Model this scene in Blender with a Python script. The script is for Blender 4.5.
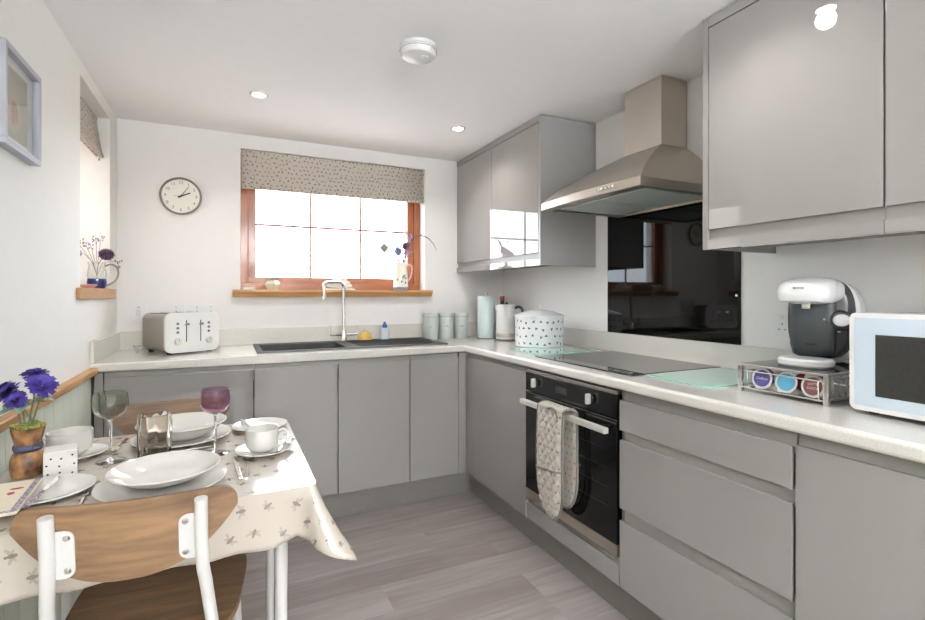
import bpy, bmesh, math, random
from mathutils import Vector, Matrix
for o in list(bpy.data.objects): bpy.data.objects.remove(o, do_unlink=True)
SC = bpy.context.scene
COL = SC.collection
PI = math.pi
# ------------------------------------------------------------------ room measures (metres)
XL, XR, YB, YF, ZC = -.545, 1.87, 3.226, -3.0, 2.17
ZW = .905          # worktop height
XD, YD = 1.285, 2.645   # faces of the base doors (right run, back run)
XU = 1.494         # face of wall cabinets
# ------------------------------------------------------------------ camera
cam = bpy.data.cameras.new('camera'); cam.sensor_width = 36; cam.lens = 36*491/925
cam.shift_y = -16/925; cam.clip_start = .02
co = bpy.data.objects.new('camera', cam); COL.objects.link(co)
co.location = (0, 0, 1.211); co.rotation_euler = (PI/2, 0, -math.radians(25.53))
SC.camera = co
SC.view_settings.view_transform = 'Standard'; SC.view_settings.look = 'None'
SC.view_settings.gamma = 1; SC.view_settings.use_curve_mapping = False
SC.view_settings.exposure = 0.62
# ------------------------------------------------------------------ world: cloudy daylight sky
SKY = 8.5
w = bpy.data.worlds.new('sky'); SC.world = w; w.use_nodes = True
nt = w.node_tree; nt.nodes.clear()
tc = nt.nodes.new('ShaderNodeTexCoord'); mp = nt.nodes.new('ShaderNodeMapping'); mp.inputs['Scale'].default_value = (1, 1, 2.6)
nz = nt.nodes.new('ShaderNodeTexNoise'); nz.inputs['Scale'].default_value = 2.6; nz.inputs['Detail'].default_value = 6
rp = nt.nodes.new('ShaderNodeValToRGB'); rp.color_ramp.elements[0].position = .38; rp.color_ramp.elements[1].position = .62
rp.color_ramp.elements[0].color = (.62, .76, .95, 1); rp.color_ramp.elements[1].color = (1, .985, .96, 1)
bg = nt.nodes.new('ShaderNodeBackground'); bg.inputs['Strength'].default_value = SKY
wo = nt.nodes.new('ShaderNodeOutputWorld')
for a, b in ((tc.outputs['Generated'], mp.inputs['Vector']), (mp.outputs[0], nz.inputs['Vector']), (nz.outputs['Fac'], rp.inputs[0]), (bg.outputs[0], wo.inputs[0])):
    nt.links.new(a, b)
# fields below the horizon: dull green-grey, darker than the sky
sz = nt.nodes.new('ShaderNodeSeparateXYZ'); nt.links.new(tc.outputs['Generated'], sz.inputs[0])
mr = nt.nodes.new('ShaderNodeMapRange'); mr.inputs['From Min'].default_value = -.02; mr.inputs['From Max'].default_value = .02; nt.links.new(sz.outputs[2], mr.inputs[0])
mx = nt.nodes.new('ShaderNodeMix'); mx.data_type = 'RGBA'; mx.inputs['A'].default_value = (.46, .45, .45, 1)
for a, b in ((mr.outputs[0], mx.inputs['Factor']), (rp.outputs[0], mx.inputs['B']), (mx.outputs['Result'], bg.inputs[0])): nt.links.new(a, b)
def portal(name, loc, rot, sx, sy):     # guides daylight sampling through a window opening, emits nothing
    l = bpy.data.lights.new(name, 'AREA'); l.shape = 'RECTANGLE'; l.size = sx; l.size_y = sy; l.cycles.is_portal = True
    o = bpy.data.objects.new(name, l); COL.objects.link(o); o.location = loc; o.rotation_euler = rot
portal('daylight_portal', (.66, YB+.32, 1.66), (-PI/2, 0, 0), 1.2, .9)
portal('daylight_portal', (XL-.32, 2.76, 1.67), (0, -PI/2, 0), .9, .6)
SPOT_W = 9; FILL_W = 370
# ------------------------------------------------------------------ mesh helpers
def rot(ax, a): return Matrix.Rotation(a, 4, ax)
def tr(x, y, z): return Matrix.Translation((x, y, z))
def curve(pts, n=6):
    P = [Vector(p) for p in pts]; P = [P[0]*2-P[1]]+P+[P[-1]*2-P[-2]]; out = []
    for i in range(1, len(P)-2):
        a, b, c, d = P[i-1:i+3]
        for k in range(n):
            t = k/n; out.append(.5*((2*b)+(c-a)*t+(2*a-5*b+4*c-d)*t*t+(3*b-a-3*c+d)*t**3))
    return out+[P[-2]]
class MB:
    def __init__(s): s.v = []; s.f = []; s.u = []; s.wn = False
    def add(s, vs, fs, M=None, uvs=None):
        b = len(s.v)
        for p in vs: s.v.append(tuple(M @ Vector(p)) if M else tuple(p))
        for f in fs: s.f.append([b+i for i in f])
        if uvs:
            while len(s.u) < b: s.u.append((0, 0))
            s.u += list(uvs)
        return s
    def bm(s, bm, M=None):
        bm.verts.index_update(); bm.normal_update()
        s.add([v.co.copy() for v in bm.verts], [[v.index for v in f.verts] for f in bm.faces], M); bm.free(); return s
    def box(s, x0, x1, y0, y1, z0, z1, bev=0, seg=2, M=None):
        b = bmesh.new()
        vs = [b.verts.new(p) for p in ((x0,y0,z0),(x1,y0,z0),(x1,y1,z0),(x0,y1,z0),(x0,y0,z1),(x1,y0,z1),(x1,y1,z1),(x0,y1,z1))]
        for f in ((3,2,1,0),(4,5,6,7),(0,1,5,4),(1,2,6,5),(2,3,7,6),(3,0,4,7)): b.faces.new([vs[i] for i in f])
        if bev: s.wn = True; bmesh.ops.bevel(b, geom=b.edges[:], offset=bev, segments=seg, profile=.5, affect='EDGES')
        return s.bm(b, M)
    def lathe(s, prof, seg=32, M=None, fn=None):
        vs = []; fs = []; idx = []
        for r, z in prof:
            if r < 1e-6: idx.append([len(vs)]*seg); vs.append((0, 0, z))
            else:
                idx.append(list(range(len(vs), len(vs)+seg)))
                for i in range(seg):
                    a = 2*PI*i/seg; k = fn(a, z, r) if fn else 1
                    vs.append((r*k*math.cos(a), r*k*math.sin(a), z))
        for a, b in zip(idx, idx[1:]):
            for i in range(seg):
                j = (i+1) % seg; q = [a[i], a[j], b[j], b[i]]; q2 = []
                for t in q:
                    if t not in q2: q2.append(t)
                if len(q2) > 2: fs.append(q2)
        return s.add(vs, fs, M)
    def tube(s, pts, r, seg=10, M=None, closed=False, sq=1.0):
        pts = [Vector(p) for p in pts]; n = len(pts); vs = []; fs = []
        R = r if isinstance(r, (list, tuple)) else [r]*n
        up = None
        for i, p in enumerate(pts):
            if closed: t = (pts[(i+1) % n]-pts[i-1])
            else: t = pts[min(i+1, n-1)]-pts[max(i-1, 0)]
            t.normalize()
            if up is None: up = Vector((0, 0, 1)) if abs(t.z) < .9 else Vector((0, 1, 0))
            a = up.cross(t)
            if a.length < 1e-4: a = Vector((1, 0, 0)).cross(t)
            a.normalize(); b = t.cross(a); up = b
            for k in range(seg):
                q = 2*PI*k/seg; vs.append(p+a*math.cos(q)*R[i]+b*math.sin(q)*R[i]*sq)
        for i in range(n if closed else n-1):
            for k in range(seg):
                a0 = i*seg; b0 = ((i+1) % n)*seg; l = (k+1) % seg
                fs.append([a0+k, a0+l, b0+l, b0+k])
        if not closed: fs.append(list(range(seg))[::-1]); fs.append([(n-1)*seg+k for k in range(seg)])
        return s.add(vs, fs, M)
    def prism(s, poly, z0, z1, bev=0, seg=2, M=None):
        b = bmesh.new(); lo = [b.verts.new((x, y, z0)) for x, y in poly]; hi = [b.verts.new((x, y, z1)) for x, y in poly]; n = len(poly)
        b.faces.new(lo[::-1]); b.faces.new(hi)
        for i in range(n): b.faces.new([lo[i], lo[(i+1) % n], hi[(i+1) % n], hi[i]])
        if bev:
            s.wn = True
            es = [e for e in b.edges if abs(e.verts[0].co.z-e.verts[1].co.z) < 1e-6]
            bmesh.ops.bevel(b, geom=es, offset=bev, segments=seg, profile=.5, affect='EDGES')
        return s.bm(b, M)
    def loft(s, rings, M=None, caps=True, closed=True):
        n = len(rings[0]); vs = [p for r in rings for p in r]; fs = []
        for i in range(len(rings)-1):
            for k in range(n if closed else n-1):
                l = (k+1) % n; fs.append([i*n+k, i*n+l, (i+1)*n+l, (i+1)*n+k])
        if caps: fs.append(list(range(n))[::-1]); fs.append([(len(rings)-1)*n+k for k in range(n)])
        return s.add(vs, fs, M)
    def grid(s, nu, nv, fn, M=None, uvfn=None):
        vs = []; us = []; fs = []
        for j in range(nv+1):
            for i in range(nu+1):
                vs.append(fn(i/nu, j/nv)); us.append(uvfn(i/nu, j/nv) if uvfn else (i/nu, j/nv))
        for j in range(nv):
            for i in range(nu): a = j*(nu+1)+i; fs.append([a, a+1, a+nu+2, a+nu+1])
        return s.add(vs, fs, M, us)
    def text(s, string, size, M, depth=0, shear=0):
        c = bpy.data.curves.new('t', 'FONT'); c.body = string; c.size = size; c.align_x = 'CENTER'; c.align_y = 'CENTER'; c.extrude = depth; c.shear = shear; c.resolution_u = 3
        o = bpy.data.objects.new('t', c); COL.objects.link(o)
        me = bpy.data.meshes.new_from_object(o)
        s.add([v.co.copy() for v in me.vertices], [list(p.vertices) for p in me.polygons], M)
        bpy.data.objects.remove(o); bpy.data.meshes.remove(me); bpy.data.curves.remove(c); return s
    def sphere(s, c, rx, ry=None, rz=None, seg=16, M=None):
        ry = ry or rx; rz = rz or rx; n = seg//2
        m = tr(*c) @ Matrix.Diagonal((rx, ry, rz, 1))
        return s.lathe([(math.sin(PI*i/n), -math.cos(PI*i/n)) for i in range(n+1)], seg, (M @ m) if M else m)
ORG = {}
def build(name, mb, mat, parent=None, world=False, ang=38, recalc=True):
    me = bpy.data.meshes.new(name)
    org = ORG.get(parent.name, Vector((0,0,0))) if (parent and world) else Vector((0,0,0))
    me.from_pydata([Vector(v)-org for v in mb.v], [], mb.f)
    if mb.u:
        uvl = me.uv_layers.new(name='UVMap'); us = mb.u+[(0,0)]*(len(mb.v)-len(mb.u))
        for lp in me.loops: uvl.data[lp.index].uv = us[lp.vertex_index]
    if recalc:
        b = bmesh.new(); b.from_mesh(me); bmesh.ops.recalc_face_normals(b, faces=b.faces[:]); b.to_mesh(me); b.free()
    me.polygons.foreach_set('use_smooth', [True]*len(me.polygons))
    me.set_sharp_from_angle(angle=math.radians(ang))
    me.materials.append(MAT[mat] if isinstance(mat, str) else mat)
    o = bpy.data.objects.new(name, me); COL.objects.link(o)
    if mb.wn:
        wm = o.modifiers.new('weighted_normal', 'WEIGHTED_NORMAL'); wm.weight = 100; wm.keep_sharp = True
    if parent: o.parent = parent; ORG[o.name] = ORG.get(parent.name, Vector((0,0,0)))
    return o
def thing(name, label, cat, loc=(0,0,0), rz=0, group=None):
    o = bpy.data.objects.new(name, None); o.empty_display_size = .05; COL.objects.link(o)
    o.location = loc; o.rotation_euler = (0, 0, rz); o['label'] = label; o['category'] = cat
    if group: o['group'] = group
    ORG[o.name] = Vector(loc); return o
def tag(o, label, cat, group=None):
    o['label'] = label; o['category'] = cat
    if group: o['group'] = group
    return o
def struct(name, mb, mat, label=None, cat=None, **k):
    o = build(name, mb, mat, **k); o['kind'] = 'structure'
    if label: o['label'] = label
    if cat: o['category'] = cat
    return o
def sthing(name, label, cat, loc=(0,0,0)):
    o = thing(name, label, cat, loc); o['kind'] = 'structure'; return o
def dup(root, loc, rz, label, group=None):
    def cp(o, par):
        c = o.copy(); COL.objects.link(c); c.parent = par
        for ch in list(o.children): cp(ch, c)
        return c
    kids = list(root.children); r = root.copy(); COL.objects.link(r)
    for ch in kids: cp(ch, r)
    r.location = loc; r.rotation_euler = (0, 0, rz); r['label'] = label
    if group: r['group'] = group
    return r
# ------------------------------------------------------------------ materials
MAT = {}
def lin(c):
    if isinstance(c, str):
        c = [int(c[i:i+2], 16)/255 for i in (1, 3, 5)]
        c = [x/12.92 if x <= .04045 else ((x+.055)/1.055)**2.4 for x in c]
    return (*c[:3], 1)
class X:    # tiny maths on node sockets
    def __init__(s, nt, k): s.nt = nt; s.k = k
    def op(s, o, b=None, c=None):
        n = s.nt.nodes.new('ShaderNodeMath'); n.operation = o
        for i, q in enumerate((s, b, c)):
            if q is None: continue
            if isinstance(q, X): s.nt.links.new(q.k, n.inputs[i])
            else: n.inputs[i].default_value = q
        return X(s.nt, n.outputs[0])
    def __add__(s, b): return s.op('ADD', b)
    def __sub__(s, b): return s.op('SUBTRACT', b)
    def __mul__(s, b): return s.op('MULTIPLY', b)
    def __truediv__(s, b): return s.op('DIVIDE', b)
    def lt(s, b): return s.op('LESS_THAN', b)
    def floor(s): return s.op('FLOOR')
    def fract(s): return s.op('FRACT')
    def sin(s): return s.op('SINE')
    def cos(s): return s.op('COSINE')
    def max(s, b): return s.op('MAXIMUM', b)
def mat(name, col, rough=.5, metal=0, spec=.5, coat=0, trans=0, ior=1.5, noise=None, bump=None, emit=0, sheen=0, col2=None, coord='Object', sub=0):
    m = bpy.data.materials.new(name); m.use_nodes = True; nt = m.node_tree; p = nt.nodes['Principled BSDF']
    p.inputs['Base Color'].default_value = lin(col); p.inputs['Roughness'].default_value = rough; p.inputs['Metallic'].default_value = metal
    p.inputs['Specular IOR Level'].default_value = spec; p.inputs['Coat Weight'].default_value = coat; p.inputs['Coat Roughness'].default_value = .03
    p.inputs['Transmission Weight'].default_value = trans; p.inputs['IOR'].default_value = ior; p.inputs['Sheen Weight'].default_value = sheen
    if sub: p.inputs['Subsurface Weight'].default_value = sub; p.inputs['Subsurface Scale'].default_value = .01
    if emit: p.inputs['Emission Color'].default_value = lin(col); p.inputs['Emission Strength'].default_value = emit
    def tex(sc, st, det=4):
        t = nt.nodes.new('ShaderNodeTexCoord'); mp = nt.nodes.new('ShaderNodeMapping'); mp.inputs['Scale'].default_value = st
        n = nt.nodes.new('ShaderNodeTexNoise'); n.inputs['Scale'].default_value = sc; n.inputs['Detail'].default_value = det
        nt.links.new(t.outputs[coord], mp.inputs[0]); nt.links.new(mp.outputs[0], n.inputs['Vector']); return n
    if noise:
        n = tex(noise[0], noise[2] if len(noise) > 2 else (1,1,1)); mx = nt.nodes.new('ShaderNodeMix'); mx.data_type = 'RGBA'
        c = lin(col); k = noise[1]
        mx.inputs['A'].default_value = c; mx.inputs['B'].default_value = lin(col2) if col2 else (c[0]*(1-k), c[1]*(1-k), c[2]*(1-k), 1)
        r = nt.nodes.new('ShaderNodeValToRGB'); r.color_ramp.elements[0].position = .38; r.color_ramp.elements[1].position = .64
        nt.links.new(n.outputs['Fac'], r.inputs[0]); nt.links.new(r.outputs[0], mx.inputs['Factor']); nt.links.new(mx.outputs['Result'], p.inputs['Base Color'])
    if bump:
        n = tex(bump[0], bump[2] if len(bump) > 2 else (1,1,1)); b = nt.nodes.new('ShaderNodeBump'); b.inputs['Strength'].default_value = bump[1]; b.inputs['Distance'].default_value = .002
        nt.links.new(n.outputs['Fac'], b.inputs['Height']); nt.links.new(b.outputs[0], p.inputs['Normal'])
    MAT[name] = m; return m
def wood(name, c1, c2, axis, rough=.4, scale=6, per_obj=False, coat=0):
    m = mat(name, c1, rough, coat=coat); nt = m.node_tree; p = nt.nodes['Principled BSDF']
    t = nt.nodes.new('ShaderNodeTexCoord'); mp = nt.nodes.new('ShaderNodeMapping'); st = [10, 10, 10]; st[axis] = .9; mp.inputs['Scale'].default_value = st
    nt.links.new(t.outputs['Object'], mp.inputs[0])
    if per_obj:
        oi = nt.nodes.new('ShaderNodeObjectInfo'); mu = nt.nodes.new('ShaderNodeVectorMath'); mu.operation = 'SCALE'; mu.inputs[0].default_value = (37, 91, 53)
        nt.links.new(oi.outputs['Random'], mu.inputs['Scale']); nt.links.new(mu.outputs[0], mp.inputs['Location'])
    n = nt.nodes.new('ShaderNodeTexNoise'); n.inputs['Scale'].default_value = scale*.25; n.inputs['Detail'].default_value = 8; n.inputs['Roughness'].default_value = .65; n.inputs['Distortion'].default_value = .6
    n2 = nt.nodes.new('ShaderNodeTexNoise'); n2.inputs['Scale'].default_value = scale*1.6; n2.inputs['Detail'].default_value = 4
    for q in (n, n2): nt.links.new(mp.outputs[0], q.inputs['Vector'])
    a = X(nt, n.outputs['Fac'])*.72 + X(nt, n2.outputs['Fac'])*.28
    if per_obj: a = a + X(nt, oi.outputs['Random'])*.16 - .08
    r = nt.nodes.new('ShaderNodeValToRGB'); r.color_ramp.elements[0].position = .36; r.color_ramp.elements[1].position = .62
    r.color_ramp.elements[0].color = lin(c2); r.color_ramp.elements[1].color = lin(c1)
    nt.links.new(a.k, r.inputs[0]); nt.links.new(r.outputs[0], p.inputs['Base Color'])
    b = nt.nodes.new('ShaderNodeBump'); b.inputs['Strength'].default_value = .12; b.inputs['Distance'].default_value = .001
    nt.links.new(a.k, b.inputs['Height']); nt.links.new(b.outputs[0], p.inputs['Normal'])
    return m
def printed(name, col, ink, cell, kind, rough=.7, coat=0, keep=1.0, weave=True, ink2=None):
    """cloth with a printed motif laid out on the cloth's own UVs (in metres)"""
    m = mat(name, col, rough, coat=coat); nt = m.node_tree; p = nt.nodes['Principled BSDF']
    t = nt.nodes.new('ShaderNodeTexCoord'); sp = nt.nodes.new('ShaderNodeSeparateXYZ'); nt.links.new(t.outputs['UV'], sp.inputs[0])
    u = X(nt, sp.outputs[0])*(1/cell); v = X(nt, sp.outputs[1])*(1/cell)
    row = v.floor(); u = u + (row*.5).fract()*1.0
    cid = u.floor(); cx = nt.nodes.new('ShaderNodeCombineXYZ'); nt.links.new(cid.k, cx.inputs[0]); nt.links.new(row.k, cx.inputs[1])
    wn = nt.nodes.new('ShaderNodeTexWhiteNoise'); nt.links.new(cx.outputs[0], wn.inputs['Vector'])
    sc = nt.nodes.new('ShaderNodeSeparateColor'); nt.links.new(wn.outputs['Color'], sc.inputs[0])
    ra, rb, rc = X(nt, sc.outputs[0]), X(nt, sc.outputs[1]), X(nt, sc.outputs[2])
    JT = .5 if kind == 'leaf' else .25; x = u.fract()-.5-(rb-.5)*JT; y = v.fract()-.5-(rc-.5)*JT; an = ra*6.283
    cs, sn = an.cos(), an.sin(); xr = x*cs-y*sn; yr = x*sn+y*cs
    def ell(cx, cy, rx, ry, a=0):
        px, py = xr-cx, yr-cy
        if a: c, s_ = math.cos(a), math.sin(a); px, py = px*c+py*s_, py*c-px*s_
        px, py = px/rx, py/ry; return (px*px+py*py).lt(1)
    if kind == 'bee':
        dark = ell(0, 0, .075, .15).max(ell(0, .17, .05, .05))
        light = ell(-.16, .07, .15, .05, -.5).max(ell(.16, .07, .15, .05, .5)).max(ell(-.12, -.03, .10, .04, .5)).max(ell(.12, -.03, .10, .04, -.5))
    elif kind == 'leaf':
        dark = ell(0, 0, .17, .27)*(rc*.6+.5); light = ell(.34, .1, .09, .17, .6)
    else:
        dark = ell(-.07, 0, .10, .15, .4).max(ell(.07, 0, .10, .15, -.4)); light = ell(0, 0, .02, .02)
    def mix(f, a, b):
        n = nt.nodes.new('ShaderNodeMix'); n.data_type = 'RGBA'; nt.links.new(f.k, n.inputs['Factor'])
        for q, s_ in ((a, 'A'), (b, 'B')):
            if isinstance(q, tuple): n.inputs[s_].default_value = q
            else: nt.links.new(q, n.inputs[s_])
        return n.outputs['Result']
    c, i1 = lin(col), lin(ink); i2 = lin(ink2) if ink2 else tuple((a+b)/2 for a, b in zip(c, i1))
    r1 = mix(light*.75, c, i2); r2 = mix(dark*.85, r1, i1); nt.links.new(r2, p.inputs['Base Color'])
    if weave:
        n = nt.nodes.new('ShaderNodeTexNoise'); n.inputs['Scale'].default_value = 420; nt.links.new(t.outputs['Object'], n.inputs['Vector'])
        b = nt.nodes.new('ShaderNodeBump'); b.inputs['Strength'].default_value = .15; b.inputs['Distance'].default_value = .0006
        nt.links.new(n.outputs['Fac'], b.inputs['Height']); nt.links.new(b.outputs[0], p.inputs['Normal'])
    return m
def thin_glass(name, tint=(1, 1, 1), refl=1.0):
    m = bpy.data.materials.new(name); m.use_nodes = True; nt = m.node_tree; nt.nodes.clear()
    o = nt.nodes.new('ShaderNodeOutputMaterial'); t = nt.nodes.new('ShaderNodeBsdfTransparent'); t.inputs[0].default_value = (*tint, 1)
    g = nt.nodes.new('ShaderNodeBsdfGlossy'); g.inputs['Roughness'].default_value = .02; f = nt.nodes.new('ShaderNodeFresnel'); ge = nt.nodes.new('ShaderNodeNewGeometry'); io = X(nt, ge.outputs['Backfacing'])*(1/1.45-1.45)+1.45; nt.links.new(io.k, f.inputs[0])
    mx = nt.nodes.new('ShaderNodeMixShader'); k = (X(nt, f.outputs[0])*refl)
    nt.links.new(k.k, mx.inputs[0]); nt.links.new(t.outputs[0], mx.inputs[1]); nt.links.new(g.outputs[0], mx.inputs[2]); nt.links.new(mx.outputs[0], o.inputs[0])
    MAT[name] = m; return m
mat('wall_paint', '#f4f1ee', .75, noise=(30, .012), bump=(220, .05))
mat('wall_cream', '#f4f2ec', .75, noise=(30, .012), bump=(220, .05))
mat('added_wall_render', '#b5aea4', .9, noise=(6, .1))
mat('socket_white', '#f1f0ee', .3, noise=(5, .01))
mat('ceiling_paint', '#f8f7f7', .8, noise=(25, .01))
mat('panel_paint', '#dfe2d2', .5, noise=(20, .02))
mat('gloss_grey', '#94908d', .022, coat=.3, noise=(3, .012), spec=.7)
mat('rail_grey', '#898681', .3, noise=(3, .02))
mat('plinth_grey', '#77736d', .35, noise=(3, .03))
mat('carcass_grey', '#9c9a99', .25, noise=(3, .02))
mat('dark_gap', '#1c1b1a', .7, noise=(5, .05))
mat('worktop', '#e4e1db', .14, coat=.3, noise=(260, .04), col2='#dad5cb')
mat('steel', '#cdc5bb', .33, metal=1, bump=(60, .04, (1, 30, 1)), noise=(3, .05))
mat('steel_light', '#d4d2ce', .22, metal=1, noise=(20, .05))
mat('filter_mesh', '#d3dbd5', .45, metal=.2, noise=(300, .25), bump=(400, .3))
mat('handle_pale', '#dedbd2', .35, metal=.35, noise=(10, .03))
mat('chrome', '#e6e6e6', .06, metal=1, noise=(10, .02))
mat('cutlery', '#d9d7d3', .14, metal=1, noise=(20, .03))
mat('black_glass', '#030303', .03, spec=.28, noise=(5, .1))
mat('hob_glass', '#0a0a0b', .04, spec=.8, noise=(5, .1))
mat('oven_black', '#0a0a0c', .06, noise=(5, .1))
mat('oven_glass', '#070808', .04, noise=(5, .1))
mat('display_grey', '#232729', .3, noise=(60, .2))
mat('white_plastic', '#e6e5e4', .25, noise=(5, .01))
mat('white_matt', '#e3e2df', .5, noise=(5, .015))
mat('white_metal', '#e4e2de', .3, noise=(8, .015))
mat('white_ceramic', '#e6e3dc', .1, coat=.4, noise=(6, .015))
mat('cream_ceramic', '#efe9d8', .15, coat=.3, noise=(6, .03))
mat('sink_granite', '#131315', .45, noise=(300, .4), bump=(500, .15))
mat('dark_plastic', '#1f2123', .3, noise=(10, .08))
mat('mid_grey_plastic', '#383d3f', .3, noise=(10, .08))
mat('black_rubber', '#151515', .7, noise=(20, .1))
mat('ink_grey', '#6c6a68', .5, noise=(20, .05))
mat('ink_black', '#1d1c1c', .5, noise=(20, .05))
mat('toaster_steel', '#a49d95', .3, metal=.55, noise=(3, .05))
mat('toaster_white', '#eeeeec', .22, coat=.2, noise=(5, .01))
mat('mint_canister', '#b9c2bf', .3, noise=(8, .03))
mat('pale_blue', '#cfe0e0', .3, noise=(8, .02))
mat('bin_white', '#eeeff0', .25, coat=.2, noise=(8, .012))
mat('bin_print', '#555a62', .5, noise=(30, .1))
mat('red_plastic', '#b03a48', .35, noise=(8, .08))
mat('pink_glaze', '#d9a6a0', .3, noise=(20, .15))
mat('microwave_glass', '#c6d2dc', .07, coat=.4, noise=(4, .01))
mat('microwave_window', '#2b2b29', .06, noise=(120, .2))
mat('yellow_soap', '#e8c069', .25, noise=(8, .05))
mat('blue_cap', '#3e63b4', .35, noise=(8, .05))
mat('capsule_white', '#eceae8', .35, noise=(8, .03))
mat('capsule_purple', '#57508f', .35, noise=(30, .12))
mat('capsule_blue', '#66b7d8', .35, noise=(30, .08))
mat('capsule_brown', '#8d5a57', .35, noise=(30, .1))
mat('capsule_red', '#b0343c', .35, noise=(30, .1))
mat('taupe_frame', '#8d867c', .4, noise=(20, .05))
mat('clock_face', '#efece0', .4, noise=(8, .01))
mat('frame_grey', '#b9bcc4', .45, noise=(15, .05))
mat('mount_white', '#f2f1ed', .7, noise=(20, .01))
mat('petal_purple', '#473291', .6, noise=(60, .5), col2='#241857')
mat('petal_plum', '#6f4f76', .7, noise=(70, .5), col2='#3a2a33')
mat('petal_lilac', '#b49ad0', .6, noise=(60, .3))
mat('thistle_blue', '#8a93ad', .7, noise=(120, .45), col2='#4a5672')
mat('leaf_green', '#7f9580', .55, noise=(40, .3))
mat('stem_green', '#5e6b45', .6, noise=(40, .2))
mat('dry_stem', '#8d7a63', .7, noise=(40, .3))
mat('moss', '#8f9440', .9, noise=(160, .5), bump=(220, 1))
mat('cobalt_glaze', '#25306e', .12, coat=.4, noise=(30, .35))
mat('napkin_cream', '#f0e5cf', .8, noise=(40, .03), bump=(300, .1))
mat('purple_ribbon', '#3c3b52', .5, noise=(70, .4))
mat('dark_bind', '#77706b', .8, noise=(60, .1))
mat('lamp_glow', '#fff4e2', .4, emit=14)
mat('far_ground', '#8b9a72', .9, noise=(1, .3))
mat('plant_pot', '#e2dcc4', .3, noise=(25, .15))
mat('knife_pattern', '#cfc8d0', .3, noise=(160, .6), col2='#5d4a5c')
wood('window_wood', '#a2602f', '#884b26', 0, .3, 5, coat=.3)
wood('window_wood_upright', '#a2602f', '#884b26', 2, .3, 5, coat=.3)
wood('oak', '#c79a68', '#ad7d4c', 0, .4, 5)
wood('oak_y', '#c79a68', '#ad7d4c', 1, .4, 5)
wood('chair_wood', '#886a4c', '#543d2a', 0, .5, 6)
wood('floor_wood', '#a29996', '#857b77', 0, .38, 3.2, per_obj=True)
mat('olive_wood', '#a87b50', .4, noise=(38, 0, (1, 1, .7)), col2='#3a1f0f')
printed('tablecloth_print', '#beb5a8', '#6b6158', .058, 'bee', .22, coat=.45, weave=False)
printed('blind_print', '#c9c0b4', '#6e675f', .027, 'leaf', .85, ink2='#d8d0c4')
printed('glove_print', '#bcb4aa', '#6c6258', .034, 'bee', .9)
thin_glass('pane_glass'); thin_glass('clear_glass', (.97, .98, .97), 1.6); mat('smoke_glass', '#e2e4dd', 0, trans=1, ior=1.45, noise=(5, .01)); mat('purple_glass', '#d8bcd2', 0, trans=1, ior=1.45, noise=(5, .01)); mat('taupe_glass', '#e6e0d9', 0, trans=1, ior=1.45, noise=(5, .01)); mat('crystal', '#fbfbfb', 0, trans=1, ior=1.45, noise=(5, .005))
mat('mint_glass', '#a5d5c8', .05, coat=.5, noise=(30, .03))
# art print: muted green ground with a soft brown sitting shape
m = mat('art_print', '#a9aa97', .6); nt = m.node_tree; p = nt.nodes['Principled BSDF']
t = nt.nodes.new('ShaderNodeTexCoord'); n = nt.nodes.new('ShaderNodeTexNoise'); n.inputs['Scale'].default_value = 9; n.inputs['Detail'].default_value = 6
s_ = nt.nodes.new('ShaderNodeSeparateXYZ'); nt.links.new(t.outputs['UV'], s_.inputs[0]); nt.links.new(t.outputs['UV'], n.inputs['Vector'])
ux, uy = X(nt, s_.outputs[0])-.5, X(nt, s_.outputs[1])-.42; nn = X(nt, n.outputs['Fac'])
dd = (ux*ux*7+uy*uy*5).op('SQRT') + (nn-.5)*.9
r = nt.nodes.new('ShaderNodeValToRGB'); e = r.color_ramp.elements; e[0].position = .25; e[0].color = lin('#8f5c40'); e[1].position = .75; e[1].color = lin('#8c917c')
q = r.color_ramp.elements.new(.48); q.color = lin('#b39f88'); nt.links.new(dd.k, r.inputs[0]); nt.links.new(r.outputs[0], p.inputs['Base Color'])

# ================================================================== THE SETTING
floor = struct('floor', MB().box(XL-.3, XR+.3, YF-.3, YB+.3, -.05, -.0105), 'dark_gap', 'grey wood-effect plank floor')
random.seed(4); PW, PL = .178, 1.22
cache = {}
def plank(x0, x1, y0):
    k = round(x1-x0, 3)
    if k not in cache:
        o = build('plank', MB().box(-k/2+.0002, k/2-.0002, .0002, PW-.0002, -.0105, 0, .0008, 1), 'floor_wood', floor); cache[k] = o
    else:
        o = cache[k].copy(); COL.objects.link(o); o.parent = floor
    o.location = ((x0+x1)/2, y0, 0)
y = YF; row = 0
while y < 2.72:
    x = XL-random.choice((.1, .45, .75, 1.0))
    while x < 1.36:
        a, b = max(x, XL), min(x+PL, 1.40)
        if b-a > .05: plank(a, b, y)
        x += PL
    y += PW; row += 1
def wall_hole(horiz, a0, a1, z0, z1, h, p0, p1):
    """wall slab between thickness p0..p1 with one opening h=(b0,b1,zb0,zb1)"""
    mb = MB()
    for (s0, s1, t0, t1) in ((a0, h[0], z0, z1), (h[1], a1, z0, z1), (h[0], h[1], z0, h[2]), (h[0], h[1], h[3], z1)):
        if horiz: mb.box(s0, s1, p0, p1, t0, t1)
        else: mb.box(p0, p1, s0, s1, t0, t1)
    return mb
WX0, WX1, WZ0, WZ1 = .068, 1.246, 1.200, 2.085
struct('wall_back', wall_hole(True, XL-.3, XR+.3, 0, ZC, (WX0, WX1, WZ0, WZ1), YB, YB+.3), 'wall_paint', 'white back wall around the kitchen window')
LY0, LY1, LZ0, LZ1 = 2.481, 3.046, 1.200, 2.108
wl = struct('wall_left', wall_hole(False, YF-.3, YB, 0, ZC, (LY0, LY1, LZ0, LZ1), XL-.3, XL), 'wall_cream', 'cream left wall with deep window recess')
struct('wall_right', MB().box(XR, XR+.3, YF-.3, YB, 0, ZC), 'wall_paint', 'white right wall behind the hob')
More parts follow.
